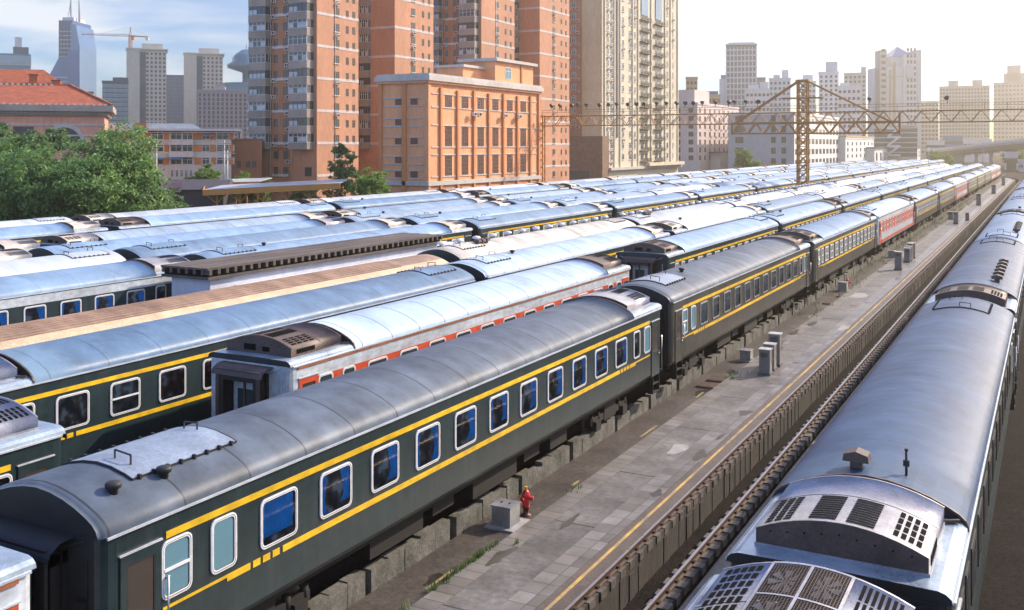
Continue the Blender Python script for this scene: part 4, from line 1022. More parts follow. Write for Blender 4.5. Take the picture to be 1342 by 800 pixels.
# --- helper for plain blocks farther off
def block(name, px0, px1, ytop, Z, mode, label, wm, rows, cols, ww, wh, style='d', side=None, depth=14, cat='building', extra=None, base=0, z0=3.5, dz=None, grp=None):
    if mode == 'cam':
        a0, a1 = math.atan((px0 - CX) / F), math.atan((px1 - CX) / F); am = (a0 + a1) / 2; Dm = Z / math.cos(am); W = Dm * (math.tan(a1 - am) - math.tan(a0 - am)); rz = TH - am
        p = Vector((-math.sin(rz) * Dm - math.cos(rz) * W / 2, math.cos(rz) * Dm - math.sin(rz) * W / 2, 0))
    else:       # aligned with the tracks: px0 is the near corner on line d
        p = wpt(px0, Z); d = -p.x; u1 = along(px1, d); W = u1 - p.y; rz = C90
    H = hz(ytop, Z); B = Bld(name, (p.x, p.y, 0), rz, label, cat, grp)
    B.box(0, W, 0, depth, -1, H, wm); B.box(-.25, W + .25, -.25, depth, H, H + .8, wm)
    dz = dz or (H - z0 - .8) / rows
    for j in range(rows):
        for i in range(cols): B.win(W * (i + .5) / cols, 0, z0 + j * dz + (dz - wh) * .5, ww, wh, style)
        if side:
            for i in range(side): B.win(0, depth * (i + .5) / side, z0 + j * dz + (dz - wh) * .5, ww, wh, style, 'l')
    if extra: extra(B, W, H, depth)
    return B.done()
WHT = wall_mat('white render', (.74, .73, .73), .12); PNK = wall_mat('pinkish white render', (.60, .50, .48), .12); GRY = wall_mat('shaded white render', (.38, .41, .47), .12); TAN = wall_mat('tan render', (.50, .35, .21), .15); LGR = wall_mat('light grey cladding', (.62, .64, .68), .12)
DGL = mat('dark blue curtain wall', (.035, .065, .12), .25, .2, .3, .05); BGL = mat('blue curtain wall', (.04, .12, .33), .18, .35, .25, .05); TEAL = mat('teal curtain wall', (.06, .20, .32), .2, .3, .25, .05)
PLUM = wall_mat('mauve grey render', (.38, .31, .34), .12); BEIG = wall_mat('beige concrete', (.58, .54, .48), .12)
def pent(*bx):
    def f(B, W, H, D):
        for x0, x1, h, m in bx: B.box(W * x0, W * x1, D * .2, D * .8, H, H + h, m)
    return f
def ex_pink(B, W, H, D):
    B.box(W * .02, W * .35, D * .1, D * .7, H + .8, H + 6.0, PNK)
    for k in range(7):
        for x in (.3, .42, .54, .66): B.ac(W * x, -.02, 5 + k * 3 - .8)
    B.box(W * .3, W * .62, -4, 0, 0, 7, WHT); B.box(W * .25, W * .66, -4.5, 0, 7, 7.4, DGL)
block('apartment_building', 914, 968, 137, 400, 'track', 'pinkish white apartment block right of the cream tower', PNK, 7, 9, 2.0, 1.9, 'm', 3, 16, extra=ex_pink)
block('apartment_tower', 893, 926, 142, 480, 'cam', 'tan apartment block with stepped top, left of the tan pair behind the gantry', TAN, 12, 5, 1.3, 1.5, 'd', None, 14, 'building', pent((.1, .6, 4, TAN)))
block('apartment_tower', 899, 914, 103, 520, 'cam', 'slim taller tan tower behind the pinkish white block', TAN, 13, 3, 1.2, 1.5, 'd', 2, 10, 'building')
block('apartment_tower', 916, 944, 126, 500, 'cam', 'tan apartment block, right one of the tan pair', TAN, 10, 5, 1.6, 1.6, 'd', 2, 12, 'building', pent((.3, .9, 2.5, BGL)))
# grey tower still showing its floor slabs
def ex_slab(B, W, H, D):
    for k in range(int(H / 4.0)): B.box(-.6, W + .6, -.8, D, 6 + k * 4.0, 7.0 + k * 4.0, LGR)
    for k in range(9): B.box(W * k / 8.0 - .4, W * k / 8.0 + .4, -.5, 0, 0, H, LGR)
    B.box(-5, 0, 1, D, -1, H * .72, LGR); B.box(W * .05, W * .95, D * .2, D * .8, H, H + 4, LGR)
block('office_tower', 952, 991, 62, 720, 'cam', 'tall grey blue tower with bare floor slabs, left of the gantry mast', DGL, 1, 1, 3, 3, 'b', None, 26, 'tower', ex_slab)
block('office_tower', 945, 957, 100, 760, 'cam', 'blue glass tower beside the tower with bare floor slabs', BGL, 10, 3, 2.4, 5, 'b', None, 16, 'tower')
block('office_tower', 988, 1003, 103, 790, 'cam', 'grey blue low tower right of the tower with bare floor slabs', DGL, 10, 3, 2.4, 4, 'b', None, 20, 'tower')
block('apartment_building', 977, 1009, 118, 560, 'cam', 'white apartment block with stepped roof just left of the gantry mast', WHT, 9, 6, 1.4, 1.6, 'd', None, 14, 'building', pent((.1, .55, 3, WHT), (.6, .95, 4.5, LGR)))
block('apartment_tower', 1008, 1036, 104, 640, 'cam', 'pale tower directly behind the gantry mast', LGR, 14, 5, 1.5, 1.7, 'd', 2, 16, 'tower', pent((.2, .5, 3, LGR), (.6, .9, 6, LGR)))
block('apartment_tower', 1050, 1069, 108, 660, 'cam', 'pale narrow tower right behind the gantry mast', LGR, 14, 4, 1.4, 1.7, 'd', None, 16, 'tower', pent((.1, .8, 5, LGR)))
block('apartment_tower', 1073, 1099, 96, 600, 'cam', 'white tower with grey roof box, right of the gantry mast', WHT, 18, 4, 1.3, 1.5, 'd', 2, 16, 'tower', pent((.35, .95, 7, LGR)))
block('apartment_tower', 1106, 1135, 97, 680, 'cam', 'grey tower with stepped right top behind the white tower', BEIG, 18, 5, 1.5, 1.6, 'd', None, 18, 'tower', pent((.78, 1.0, 5, BEIG)))
block('apartment_building', 1098, 1128, 114, 560, 'cam', 'beige white mid rise before the grey stepped tower', WHT, 10, 5, 1.4, 1.6, 'm', None, 12, 'building', pent((.1, .5, 2.5, WHT)))
# big grey white depot building behind the mast
def ex_depot(B, W, H, D):
    B.box(W * .62, W + .3, -.3, 0, 0, 2.6, FRD)
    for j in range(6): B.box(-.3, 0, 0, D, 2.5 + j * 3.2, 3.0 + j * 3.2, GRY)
    B.box(W * .2, W * .4, D * .3, D * .8, H, H + 3, WHT)
B = Bld('depot_building', (-97, 385, 0), C90, 'large white depot building with rows of windows behind the gantry mast', 'building')
p0 = wpt(1041, 390); d0 = -p0.x; W = along(1099, d0) - p0.y; H = hz(150, 390); B.t.location = (p0.x, p0.y, 0)
DD = 26; B.box(0, W, 0, DD, -1, H, WHT); B.box(-.3, 0, 0, DD, -1, H, GRY); B.box(-.5, W + .3, -.3, DD, H, H + 1, WHT)  # left face: same white wall, its shade put into the colour
for j in range(5):
    for i in range(12): B.win(W * (i + .5) / 12, 0, 2.2 + j * 4.2, W / 12 * .62, 2.2, 'd')
    B.win(-.3, 4, 2.6 + j * 4.2, 1.8, 2.4, 'd', 'l'); B.win(-.3, 8, 2.6 + j * 4.2, 1.8, 2.4, 'd', 'l'); B.win(-.3, 21.5, 2.6 + j * 4.2, 3.2, 2.4, 'd', 'l')
B.box(-.6, -.3, 3, 15, 0, 2.8, TAN); B.done()
block('depot_building', 1108, 1145, 182, 470, 'track', 'low white building with a terracotta roof edge right of the depot', WHT, 3, 7, 3.2, 1.7, 'd', 1, 16, extra=lambda B, W, H, D: B.box(-.5, W + .4, -.5, D, H + .8, H + 1.5, TAN))
def ex_shed(B, W, H, D): B.box(-.8, W + .8, -.8, D, H + .8, H + 1.6, GLZB)
block('shed_building', 1146, 1206, 197, 520, 'track', 'long low white hall with blue roof edge and tall windows', WHT, 1, 14, 5, 4.2, 'd', None, 14, extra=ex_shed, z0=1.5)
def ex_stair(B, W, H, D):
    for k in range(4): B.box(W * .3, W * .62, -2.5, 0, 4 + k * 5.0, 5.2 + k * 5.0, WHT)
    for k in range(3): B.wall.bar((W * .32, -2.6, 5 + k * 5), (W * .6, -2.6, 10 + k * 5), .4, 1.2, B.mi(WHT))
    for k in range(9): B.box(W * (.05 + .1 * k), W * (.09 + .1 * k), -1, 0, H, H + 1.6, BEIG)
block('apartment_building', 1146, 1202, 166, 560, 'cam', 'beige building with white outside stairs below the pyramid topped tower', BEIG, 6, 11, 2.2, 2.0, 'd', None, 20, extra=ex_stair)
# white tower with glass pyramid
B = Bld('office_tower', wpt(1153, 760), TH, 'white tower topped by a small glass pyramid', 'tower')
k = 760 / F; H0 = hz(70, 760)
B.t.location.z = 0
B.box(0, 32 * k, 0, 26, -1, hz(88, 760), WHT); B.box(0, 9 * k, -.6, 10, 0, hz(66, 760), BEIG); B.box(30 * k, 52 * k, -1.2, 26, -1, hz(72, 760), WHT); B.box(48 * k, 53 * k, -2, 26, -1, hz(66, 760), LGR)
B.box(12.5 * k, 14 * k, -.9, 0, 10, hz(92, 760), TAN); B.box(17.5 * k, 20 * k, -.9, 0, 10, hz(82, 760), TAN); B.box(0, 50 * k, -.8, 0, hz(101, 760), hz(100, 760), BEIG)
B.box(34 * k, 43 * k, -2.4, 0, hz(102, 760), hz(85, 760), LGR); B.box(18 * k, 50 * k, 2, 24, hz(88, 760), hz(74, 760), LGR)
z0, z1 = hz(74, 760), hz(59, 760); xa, xb, xc = 17 * k, 47 * k, 32 * k
for a, c in (((xa, 1), (xb, 1)), ((xb, 1), (xb, 27)), ((xb, 27), (xa, 27)), ((xa, 27), (xa, 1))): B.wall.face([(*a, z0), (*c, z0), (xc, 14, z1)], B.mi(BGL))
for j in range(16):
    for i in range(3): B.win((36 + i * 4.5) * k, -1.2, 12 + j * 4.6, 1.6, 2.6, 'd')
    B.win(4.5 * k, -.6, 12 + j * 4.6, 3.2, 2, 'd')
B.done()
block('apartment_tower', 1231, 1297, 114, 900, 'cam', 'wide hazy apartment slab with two roof boxes at the right', BEIG, 18, 16, 1.7, 1.8, 'd', None, 20, 'tower', pent((.18, .38, 6, BEIG), (.66, .86, 6, BEIG)), grp='hazy towers at the right')
block('apartment_tower', 1302, 1362, 109, 1000, 'cam', 'hazy stepped tower at the right picture edge', BEIG, 16, 12, 2, 2, 'd', None, 24, 'tower', pent((.22, .8, 10, BEIG), (.3, .6, 18, BEIG)), grp='hazy towers at the right')
block('apartment_tower', 1207, 1230, 134, 780, 'cam', 'slim hazy block between the pyramid topped tower and the wide slab', BEIG, 12, 5, 1.8, 1.8, 'd', None, 14, 'tower', grp='hazy towers at the right')
for i, (a, c, y, Z, m, lb) in enumerate(((1236, 1262, 180, 640, GLZB, 'low blue clad building beyond the rail yard at the far right'), (1214, 1238, 186, 600, LGR, 'low grey block beyond the far coach ends'), (1262, 1300, 184, 620, WHT, 'low white block in front of the overpass approach'))):
    block('shed_building', a, c, y, Z, 'cam', lb, m, 2, 6, 2.0, 1.6, 'd', None, 12)
# --- left background
def ex_conc(B, W, H, D):
    B.box(-.6, W * .32, -.8, D, H, H + 1.2, BEIG)
    for k in range(int(H / 3.2)):
        B.box(W * .30, W * .44, .2, 1.2, k * 3.2, k * 3.2 + .5, BEIG)
    B.box(W * .27, W * .46, -.05, 0, 2, H - 1, DGL); B.box(-1, W * .3, -.7, 0, 0, H, BEIG)
    B.box(W * .35, W * .9, D * .2, D * .8, H, H + 4.5, BEIG); B.box(-1.4, W + 1, -1, D, H + .2, H + .9, BEIG)
block('apartment_tower', 168, 218, 66, 620, 'cam', 'concrete high rise under the orange tower crane', BEIG, 24, 9, 1.3, 1.6, 'd', None, 22, 'tower', ex_conc, grp='concrete high rises on the left')
block('apartment_tower', 243, 292, 72, 640, 'cam', 'concrete high rise without crane, left of the sphere topped tower', BEIG, 24, 9, 1.3, 1.6, 'd', None, 22, 'tower', ex_conc, grp='concrete high rises on the left')
block('apartment_tower', 134, 168, 108, 560, 'cam', 'dark blue high rise left of the tower crane', DGL, 16, 5, 2.4, 1.8, 'b', None, 20, 'tower', pent((.4, 1.0, 3, DGL)))
block('apartment_tower', 218, 244, 100, 720, 'cam', 'blue grey high rise between the two concrete high rises', BGL, 20, 6, 1.6, 2.4, 'w', None, 20, 'tower')
block('apartment_tower', 259, 324, 120, 500, 'cam', 'mauve grey slab block before the sphere topped tower', PLUM, 15, 11, 1.1, 1.6, 'd', None, 18, 'tower', pent((.36, .55, 4, PLUM)))
def ex_round(B, W, H, D):
    B.wall.lathe([(D * .5, H), (D * .5, H + 2), (2.6, H + 2.5), (2.6, H + 9)], (W * .55, D * .5, 0), 24, B.mi(TEAL)); z = H + 9
    B.wall.lathe([(2.6, z), (12, z + 3), (12.5, z + 5), (9, z + 7), (9, z + 9.5), (7, z + 12), (3.5, z + 14.5), (.4, z + 15.5)], (W * .55, D * .5, 0), 28, B.mi(TEAL))
    B.wall.tube((W * .55, D * .5, z + 15), (W * .55, D * .5, z + 24), .35, .1, 6, B.mi(FRW))
    for k in range(int(H / 5.5) - 1): B.box(-.2, W + .2, -.25, 0, 4 + k * 5.5, 5.2 + k * 5.5, LGR)
block('office_tower', 296, 345, 112, 640, 'cam', 'teal glass tower topped by a saucer dome and spire', TEAL, 1, 1, 2, 2, 'b', None, 30, 'tower', ex_round)
# flared skyscraper with two masts
B = Bld('skyscraper', (0, 0, 0), TH, 'blue glass skyscraper flaring at its lower left, with two roof masts', 'skyscraper')
Zs = 820; k = Zs / F; p = wpt(64, Zs); B.t.location = (p.x, p.y, 0)
zt, zm, zb = hz(27, Zs), hz(76, Zs), hz(100, Zs)
def prism(pts, y0, y1, m):
    n = len(pts); i0 = B.mi(m); B.wall.face([(x, y0, z) for x, z in pts], i0); B.wall.face([(x, y1, z) for x, z in reversed(pts)], i0)
    for a in range(n):
        (xa, za), (xb, zb_) = pts[a], pts[(a + 1) % n]; B.wall.face([(xa, y0, za), (xa, y1, za), (xb, y1, zb_), (xb, y0, zb_)], i0)
prism([(0, 0), (26 * k, 0), (26 * k, zb), (31 * k, zm), (31 * k, zt), (13 * k, zt), (13 * k, zm), (0, zb)], 0, 36, BGL)
SKYB = mat('pale blue curtain wall', (.13, .24, .42), .2, .3, .2, .05)
prism([(26.2 * k, 0), (42.5 * k, 0), (42.5 * k, hz(62, Zs)), (38 * k, hz(34, Zs)), (31.2 * k, hz(31, Zs)), (31.2 * k, zm), (26.2 * k, zb)], -3, 30, SKYB)
for j in range(30):
    z = 4 + j * 3.4
    if z < zb: B.box(.5, 26 * k, -.5, -.1, z, z + .9, LGR)
    elif z > zm and z < zt: B.box(13 * k, 31 * k, -.5, -.1, z, z + .9, LGR)
for i in range(6):
    x = (28 + i * 2.4) * k; B.box(x - .8, x + .8, -3.6, -3.05, 0, hz(66, Zs), BGL)
for i in range(5):
    x = (14.5 + i * 4) * k; B.box(x - .3, x + .3, -.9, -.5, zm, zt, DGL)
B.box(15 * k, 30 * k, 4, 26, zt, zt + 3, LGR)
for x, h in ((22 * k, 36), (33 * k, 34)): B.wall.tube((x, 10, zt), (x, 10, zt + h), .9, .5, 8, B.mi(LGR)); B.wall.tube((x, 10, zt + h * .45), (x, 10, zt + h), .5, .3, 6, B.mi(FRW))
B.wall.bar((17 * k, 10, zt), (22 * k, 10, zt + 18), .5, None, B.mi(LGR))
B.done()
SKYL = mat('pale blue panel', (.30, .42, .55), .4, 0, .2, .1)
def ex_band(B, W, H, D):
    for j in range(int((H - 8) / 5)): B.box(-.4, W + .4, -.5, D, 6 + j * 5, 7.8 + j * 5, LGR)
    B.box(-.4, W + .4, -.8, D, H - 6.5, H - .5, SKYL); B.box(W * .5, W * .95, 5, 18, H, H + 6, DGL); B.box(W * .55, W * .75, 6, 16, H + 6, H + 13, LGR)
block('office_tower', -6, 40, 72, 700, 'cam', 'blue banded office tower behind the red tiled roof', TEAL, 1, 1, 2, 2, 'b', None, 30, 'tower', ex_band)
block('office_building', 96, 122, 122, 520, 'cam', 'dark low roof block showing above the red tiled roof', DGL, 6, 5, 2, 2, 'b', None, 12)
# red roofed building
TILE = brick_mat('orange red roof tiles', (.37, .095, .028), (.44, .13, .042), (.20, .05, .018), .35, .30, .02, .7, 'XY'); PINKW = wall_mat('salmon render', (.62, .31, .22), .14); STN = wall_mat('grey stone cornice', (.36, .31, .27), .25)
Zr = 150; k = Zr / F; rv = TH + R(20); Wv = 172 * k; p = wpt(137, Zr) - Vector((math.cos(rv), math.sin(rv), 0)) * Wv; B = Bld('villa', (p.x, p.y, 0), rv, 'salmon villa with hipped orange red tile roof and stone cornice', 'building')
He = hz(150, Zr)
B.box(0, Wv, 0, 16, -1, He, PINKW); B.box(-1.3, Wv + 1.2, -1.3, 17, He + .35, He + 1.25, STN); B.box(-.5, Wv + .5, -.5, 16.5, He - .25, He + .35, STN)
for i in range(60): B.box(i * Wv / 60, i * Wv / 60 + .16, -.9, -.5, He - .0, He + .33, TRIM)
B.box(-.1, Wv + .08, -.1, 0, He - 1.75, He - 1.45, TRIM); B.box(-.1, Wv + .08, -.12, 0, He - 3.3, He - 3.05, TRIM)
B.box(Wv - 13.6, Wv - 13.1, -.1, 0, 0, He - 1.45, TRIM); B.box(Wv - 12.3, Wv - 9.6, -.12, 0, 1, He - 1.9, FRD)
for i in range(13):
    a0, a1 = math.pi * i / 13, math.pi * (i + 1) / 13; c = (Wv - 5.5, He - 4.3); pts = [(c[0] + r * math.cos(a), c[1] + r * math.sin(a)) for r, a in ((2.3, a0), (2.9, a0), (2.9, a1), (2.3, a1))]
    prism(pts, -.2, 0.01, TRIM)
prism([(Wv - 5.5 + 2.29 * math.cos(math.pi * i / 12), He - 4.3 + 2.29 * math.sin(math.pi * i / 12)) for i in range(13)], -.1, -.02, FRD)
zr = hz(117, Zr) + .3; e0 = He + 1.25
rf = MB()
def hip(x0, x1, y0, y1, z0, z1, ins):
    a = [(x0, y0, z0), (x1, y0, z0), (x1, y1, z0), (x0, y1, z0)]; ym = (y0 + y1) / 2; r0, r1 = (x0 + ins, ym, z1), (x1 - ins, ym, z1)
    rf.face([a[0], a[1], r1, r0]); rf.face([a[1], a[2], r1]); rf.face([a[2], a[3], r0, r1]); rf.face([a[3], a[0], r0])
hip(-1.2, Wv + 1.1, -1.2, 17, e0 + .01, e0 + 3.4, 6.4); hip(-1.2 - 6, Wv - 2.6, 6, 24, e0 + 1.0, e0 + 6.2, 7)
for i in range(24):
    x = i * Wv / 23; rf.box(x, x + .35, -1.25, -.95, e0, e0 + .22, 1)
for i in range(16):
    x = i * (Wv - 8) / 15; rf.box(x, x + .35, 7.6, 7.9, e0 + 3.3, e0 + 3.55, 1)
rf.bar((Wv + 1.1, -1.2, e0 + .1), (Wv + 1.1 - 6.4, 7.9, e0 + 3.5), .3, .3, 2); rf.bar((5, 7.9, e0 + 3.45), (Wv - 5.2, 7.9, e0 + 3.45), .3, .25, 2)
rfo = rf.build('roof', [TILE, FRW, TILE], B.t)
c = MB(); c.box(-.6, .6, -.5, .5, -1.5, 1.4, 0); c.box(-.7, .7, -.6, .6, 1.4, 1.55, 0)
for x, y, z in ((Wv - 10.6, 10.5, e0 + 3.6), (Wv - 7.4, 10.5, e0 + 2.8)): c.build('chimney', [TILE], rfo, (x, y, z))
B.done()
# orange and white walk-up flats
ORW = wall_mat('orange tile panel', (.52, .20, .075), .15); CWH = wall_mat('cream white render', (.56, .54, .50), .15)
Zf = 165; k = Zf / F; p = wpt(137, Zf); B = Bld('apartment_building', (p.x, p.y, 0), TH + R(17), 'low orange and white walk-up flats behind the big trees', 'building')
Wf = 160 * k; ys_ = (183, 199, 215)
B.box(0, Wf, 0, 12, -1, hz(174, Zf), CWH); B.box(-.3, 173 * k, -1.6, 12.5, hz(171.5, Zf), hz(168.5, Zf), CWH); B.box(172 * k, 173.2 * k, -1.6, 12, hz(182, Zf), hz(168.5, Zf), CWH)
prism([(0, hz(168.4, Zf)), (121 * k, hz(168.4, Zf)), (110 * k, hz(161.5, Zf)), (0, hz(161.5, Zf))], 0, 10, GUTTER)
B.box(37 * k, 52 * k, -.6, 3, hz(167, Zf), hz(161, Zf), TWD)
for r, y in enumerate((183.2, 199.3, 216.5)):
    zb_, ztp = hz(y, Zf), hz(y - 9.5, Zf)
    for a, c in ((18, 30), (44, 57), (74, 80), (110, 122), (132, 140), (157, 163)) if r < 2 else ((40, 44), (72, 80), (112, 122), (134, 140), (157, 163)): B.box(a * k, c * k, -.06, 0, zb_, ztp, ORW)
    for a, c in ((5, 17), (30, 43), (58, 73), (82, 96), (97, 110), (122, 132), (141, 157), (163, 173 - 9)): B.win((a + c) / 2 * k, 0, zb_ + .02, (c - a) * k, ztp - zb_, 'w')
    if r < 2: B.box(80 * k, 111 * k, -1.0, 0, zb_ - .9, zb_, CWH)
for i in range(5): B.win((84 + i * 6) * k, 0, hz(233, Zf), .6 * 6 * k, 1.2, 'w')
aw = MB(); aw.loft([[(122 * k, 0, hz(175, Zf)), (122 * k, -1.2, hz(178.5, Zf))], [(138 * k, 0, hz(175, Zf)), (138 * k, -1.2, hz(178.5, Zf))]], 0, False); aw.build('awning', [PLUM], B.t)
for a, c in ((58, 73), (80, 95)):
    aw = MB(); aw.box(a * k, c * k, -1.3, 0, hz(209, Zf), hz(207.8, Zf), 0); aw.build('awning', [simple('bright blue awning', (.03, .22, .5), .5)], B.t)
B.done()
Zb = 185; p = wpt(298, Zb); k = Zb / F; B = Bld('outbuilding', (p.x, p.y, 0), TH + R(14), 'plain brown windowed outbuilding against the first brown tower', 'building')
B.box(0, 44 * k, 0, 8, -1, hz(183, Zb), TWD); B.box(-.2, 44 * k + .2, -.2, 8, hz(183, Zb), hz(182, Zb), TWD)
for x in (14, 26, 34): B.win(x * k, 0, hz(220, Zb), .8, 1.2, 'd')
B.done()
# --- orange timber canopy
TIM = mat('orange timber fascia', (.55, .25, .05), .6, 0, .25, 1.2, stretch=(6, 6, .5)); CANT = mat('pale canopy sheet', (.55, .58, .62), .4, .2, .15, .4)
def canopy(px0, px1, y0, y1, Z, dep, label):
    a, c = wpt(px0, Z), wpt(px1, Z); W = (c - a).length; k = Z / F; t = empty('station_canopy', (a.x, a.y, 0), TH); tag(t, label, 'canopy', 'timber canopies by the yard')
    za, zb_ = hz(y0, Z), hz(y1, Z)
    b = MB(); b.loft([[(x, y, z) for x, y, z in ((xx, 0, zz), (xx, 0, zz + .06), (xx, dep, zz + .35), (xx, dep, zz + .25))] for xx, zz in ((0, za), (W * .3, za + (zb_ - za) * .3), (W, zb_))], 0, False, 0, 0); b.build('roof', [CANT], t)
    b = MB(); b.loft([[(xx, -.15, zz - .75), (xx, -.15, zz + .05), (xx, 0, zz + .05), (xx, 0, zz - .75)] for xx, zz in ((0, za), (W, zb_))], 0, False, 0, 0); b.bar((0, -.1, za - .35), (-2.5, dep, za - .1), .1, .7, 0); b.build('fascia', [TIM], t)
    for i in range(6):
        x = W * (.08 + i * .17); zz = za + (zb_ - za) * x / W
        b = MB(); b.bar((x, 1.5, -.5), (x, 1.5, zz - .6), .22, None, 0); b.bar((x, 1.5, zz - 2.0), (x - 1.6, .6, zz - .5), .14, None, 0); b.bar((x, 1.5, zz - 2.0), (x + 1.6, .6, zz - .5), .14, None, 0); b.build('post', [TIM], t)
canopy(266, 446, 249.5, 240.5, 138, 9, 'front timber edged canopy with pale sloping roof behind the yard')
canopy(255, 340, 241, 238.5, 150, 8, 'rear timber edged canopy above the front one')
t = empty('shed', tuple(wpt(216, 146)), TH); tag(t, 'low dark shed with a pink sheet awning between tree and canopy', 'shed')
b = MB(); b.box(0, 8.5, 0, 6, -.5, 3.6, 0); b.build('wall', [wall_mat('dark shed wall', (.05, .045, .05))], t)
b = MB(); b.loft([[(-.4, -.6, 3.6), (-.4, 3, 5.0), (-.4, 6.6, 3.6)], [(8.9, -.6, 3.6), (8.9, 3, 5.0), (8.9, 6.6, 3.6)]], 0, False, 0, 0); b.build('roof', [mat('dark sheet roofing', (.085, .075, .08), .6)], t); b = MB(); b.loft([[(.6, -.9, 3.3), (.6, -.3, 4.5)], [(2.6, -.9, 3.3), (2.6, -.3, 4.6)]], 0, False); b.build('awning', [mat('pink sheet awning', (.40, .15, .20), .6)], t)
# --- yard fence behind the last line
def fence(d, u0, u1, label):
    t = empty('fence', (-d, u0, -.5)); tag(t, label, 'fence')
    b = MB(); b.box(-.05, .05, 0, u1 - u0, .2, 1.5, 0); b.build('panel', [FRW], t)
    n = int((u1 - u0) / 2.6)
    for i in range(n + 1):
        q = MB(); y = i * (u1 - u0) / n; q.bar((.09, y, 0), (.09, y, 2.5), .12, None, 0); q.build('post', [BROWN], t)
    for z in (1.9, 2.4): q = MB(); q.bar((.1, 0, z), (.1, u1 - u0, z), .07, None, 0); q.build('rail', [FRW], t)
fence(73.5, 72, 122, 'white railing fence with brown posts behind the last line of coaches')
# --- low white building with brown concrete roof slab, between the lines
LW = wall_mat('pale blue white render', (.52, .54, .62), .14); SLAB = mat('dark weathered concrete slab', (.105, .085, .075), .85, 0, .45, .8, stretch=(1, .3, 1), bump=.5, bscale=7)
t = empty('service_building', (-35.3, 34.2, 0)); tag(t, 'long low white building with brown slab roof between the coach lines', 'building')
LB = 19.6; wz = 3.85
b = MB(); b.box(-1.25, 1.2, 0, LB - .2, -.5, wz, 0); b.box(-1.1, 1.2, LB - .2, LB + 5, -.5, 3.4, 0); b.build('wall', [LW], t)
b = MB(); b.box(-1.55, 1.45, -.35, LB, wz, wz + .12, 0); b.box(-1.45, 1.35, -.25, LB - .1, wz + .12, wz + .22, 1)
b.box(-1.5, 1.12, -.3, LB, wz + .22, wz + .44, 1)
for i in range(38):
    y = -.3 + i * (LB + .2) / 37; b.box(1.12, 1.46, y, y + .17, wz + .22, wz + .44, 0)
for i in range(6):
    x = -1.5 + i * .5; b.box(x, x + .14, -.37, -.3, wz + .22, wz + .44, 0)
n = 7
for i in range(n): x = -1.56 + i * 3.02 / n; b.box(x, x + 3.02 / n - .03, -.38, LB + .02, wz + .44, wz + .54 - (i % 2) * .012, 0)
b.build('roof', [SLAB, SLOT], t)
b = MB(); b.box(-1.35, .55, -.85, 0, 2.05, 2.13, 0); b.box(-1.35, .55, -.85, -.8, 1.95, 2.05, 0); b.build('awning', [BROWN], t)
b = MB(); b.box(-.9, .1, -.03, 0, 0, 1.95, 0); b.build('door', [GREYFR], t)
LS = mat('pale sheet lean-to roof', (.50, .55, .62), .5, .1, .15, .8)
b = MB(); b.loft([[(1.22, 1.6, 3.4), (1.9, 1.6, 3.0), (1.9, 1.6, 0)], [(1.22, LB + 5, 3.4), (1.9, LB + 5, 3.0), (1.9, LB + 5, 0)]], 0, False); b.build('lean_to', [LS], t)
# ------------------------------------------------------------------ overhead gantry
IRON = mat('rusty yellow brown iron', (.42, .21, .06), .6, .3, .35, .8)
t = empty('catenary_gantry', (-34.5, 161.7, 0)); tag(t, 'rusty lattice gantry with stayed mast spanning the coach lines', 'gantry')
def lattice_beam(b, x0, x1, y, z0, z1, n, w=.9, ch=.16, br=.09):
    for yy in (y - w / 2, y + w / 2):
        for z in (z0, z1): b.bar((x0, yy, z), (x1, yy, z), ch, None, 0)
        for i in range(n):
            xa, xb = x0 + (x1 - x0) * i / n, x0 + (x1 - x0) * (i + 1) / n; xm = (xa + xb) / 2
            b.bar((xa, yy, z0), (xm, yy, z1), br, None, 0); b.bar((xm, yy, z1), (xb, yy, z0), br, None, 0)
    for i in range(n + 1): x = x0 + (x1 - x0) * i / n; b.bar((x, y - w / 2, z1), (x, y + w / 2, z1), br, None, 0); b.bar((x, y - w / 2, z0), (x, y + w / 2, z0), br, None, 0)
b = MB(); lattice_beam(b, -46, 62, 0, 13.5, 15.2, 40); 
for z in (15.9, 16.3): b.bar((-46, 0, z), (62, 0, z), .06, None, 0)
for i in range(37): x = -46 + i * 3; b.bar((x, 0, 15.2), (x, 0, 16.3), .06, None, 0)
b.build('beam', [IRON], t)
b = MB()
for sx in (-.75, .75):
    for sy in (-.6, .6): b.bar((sx, sy, -.5), (sx, sy, 20.2), .24, None, 0)
for i in range(16):
    z0, z1 = -.4 + i * 1.28, -.4 + (i + 1) * 1.28
    for sy in (-.6, .6): b.bar((-.75, sy, z0), (.75, sy, z1), .12, None, 0); b.bar((.75, sy, z0), (-.75, sy, z1), .12, None, 0); b.bar((-.75, sy, z1), (.75, sy, z1), .12, None, 0)
    for sx in (-.75, .75): b.bar((sx, -.6, z0), (sx, .6, z1), .12, None, 0)
b.box(-3.2, 3.2, -.8, .8, 17.4, 17.6, 0); b.box(-1.0, 1.0, -.8, .8, 20.1, 20.4, 0)
b.build('mast', [IRON], t)
b = MB(); lattice_beam(b, -11, 14.5, -1.2, 11.9, 13.6, 10, 1.0, .24, .14); b.bar((-11, -1.2, 13.6), (-11, -1.2, 11.9), .3, None, 0); b.bar((14.5, -1.2, 15), (14.5, -1.2, 11.9), .3, None, 0); b.build('arm_truss', [IRON], t)
for x, z in ((-10.5, 13.8), (12.8, 13.8)):
    for yy in (-.5, .3):
        b = MB(); b.bar((math.copysign(.8, x), yy, 20.1), (x, yy, z), .26, None, 0); b.build('tie_rod', [IRON], t)
rr = random.Random(4)
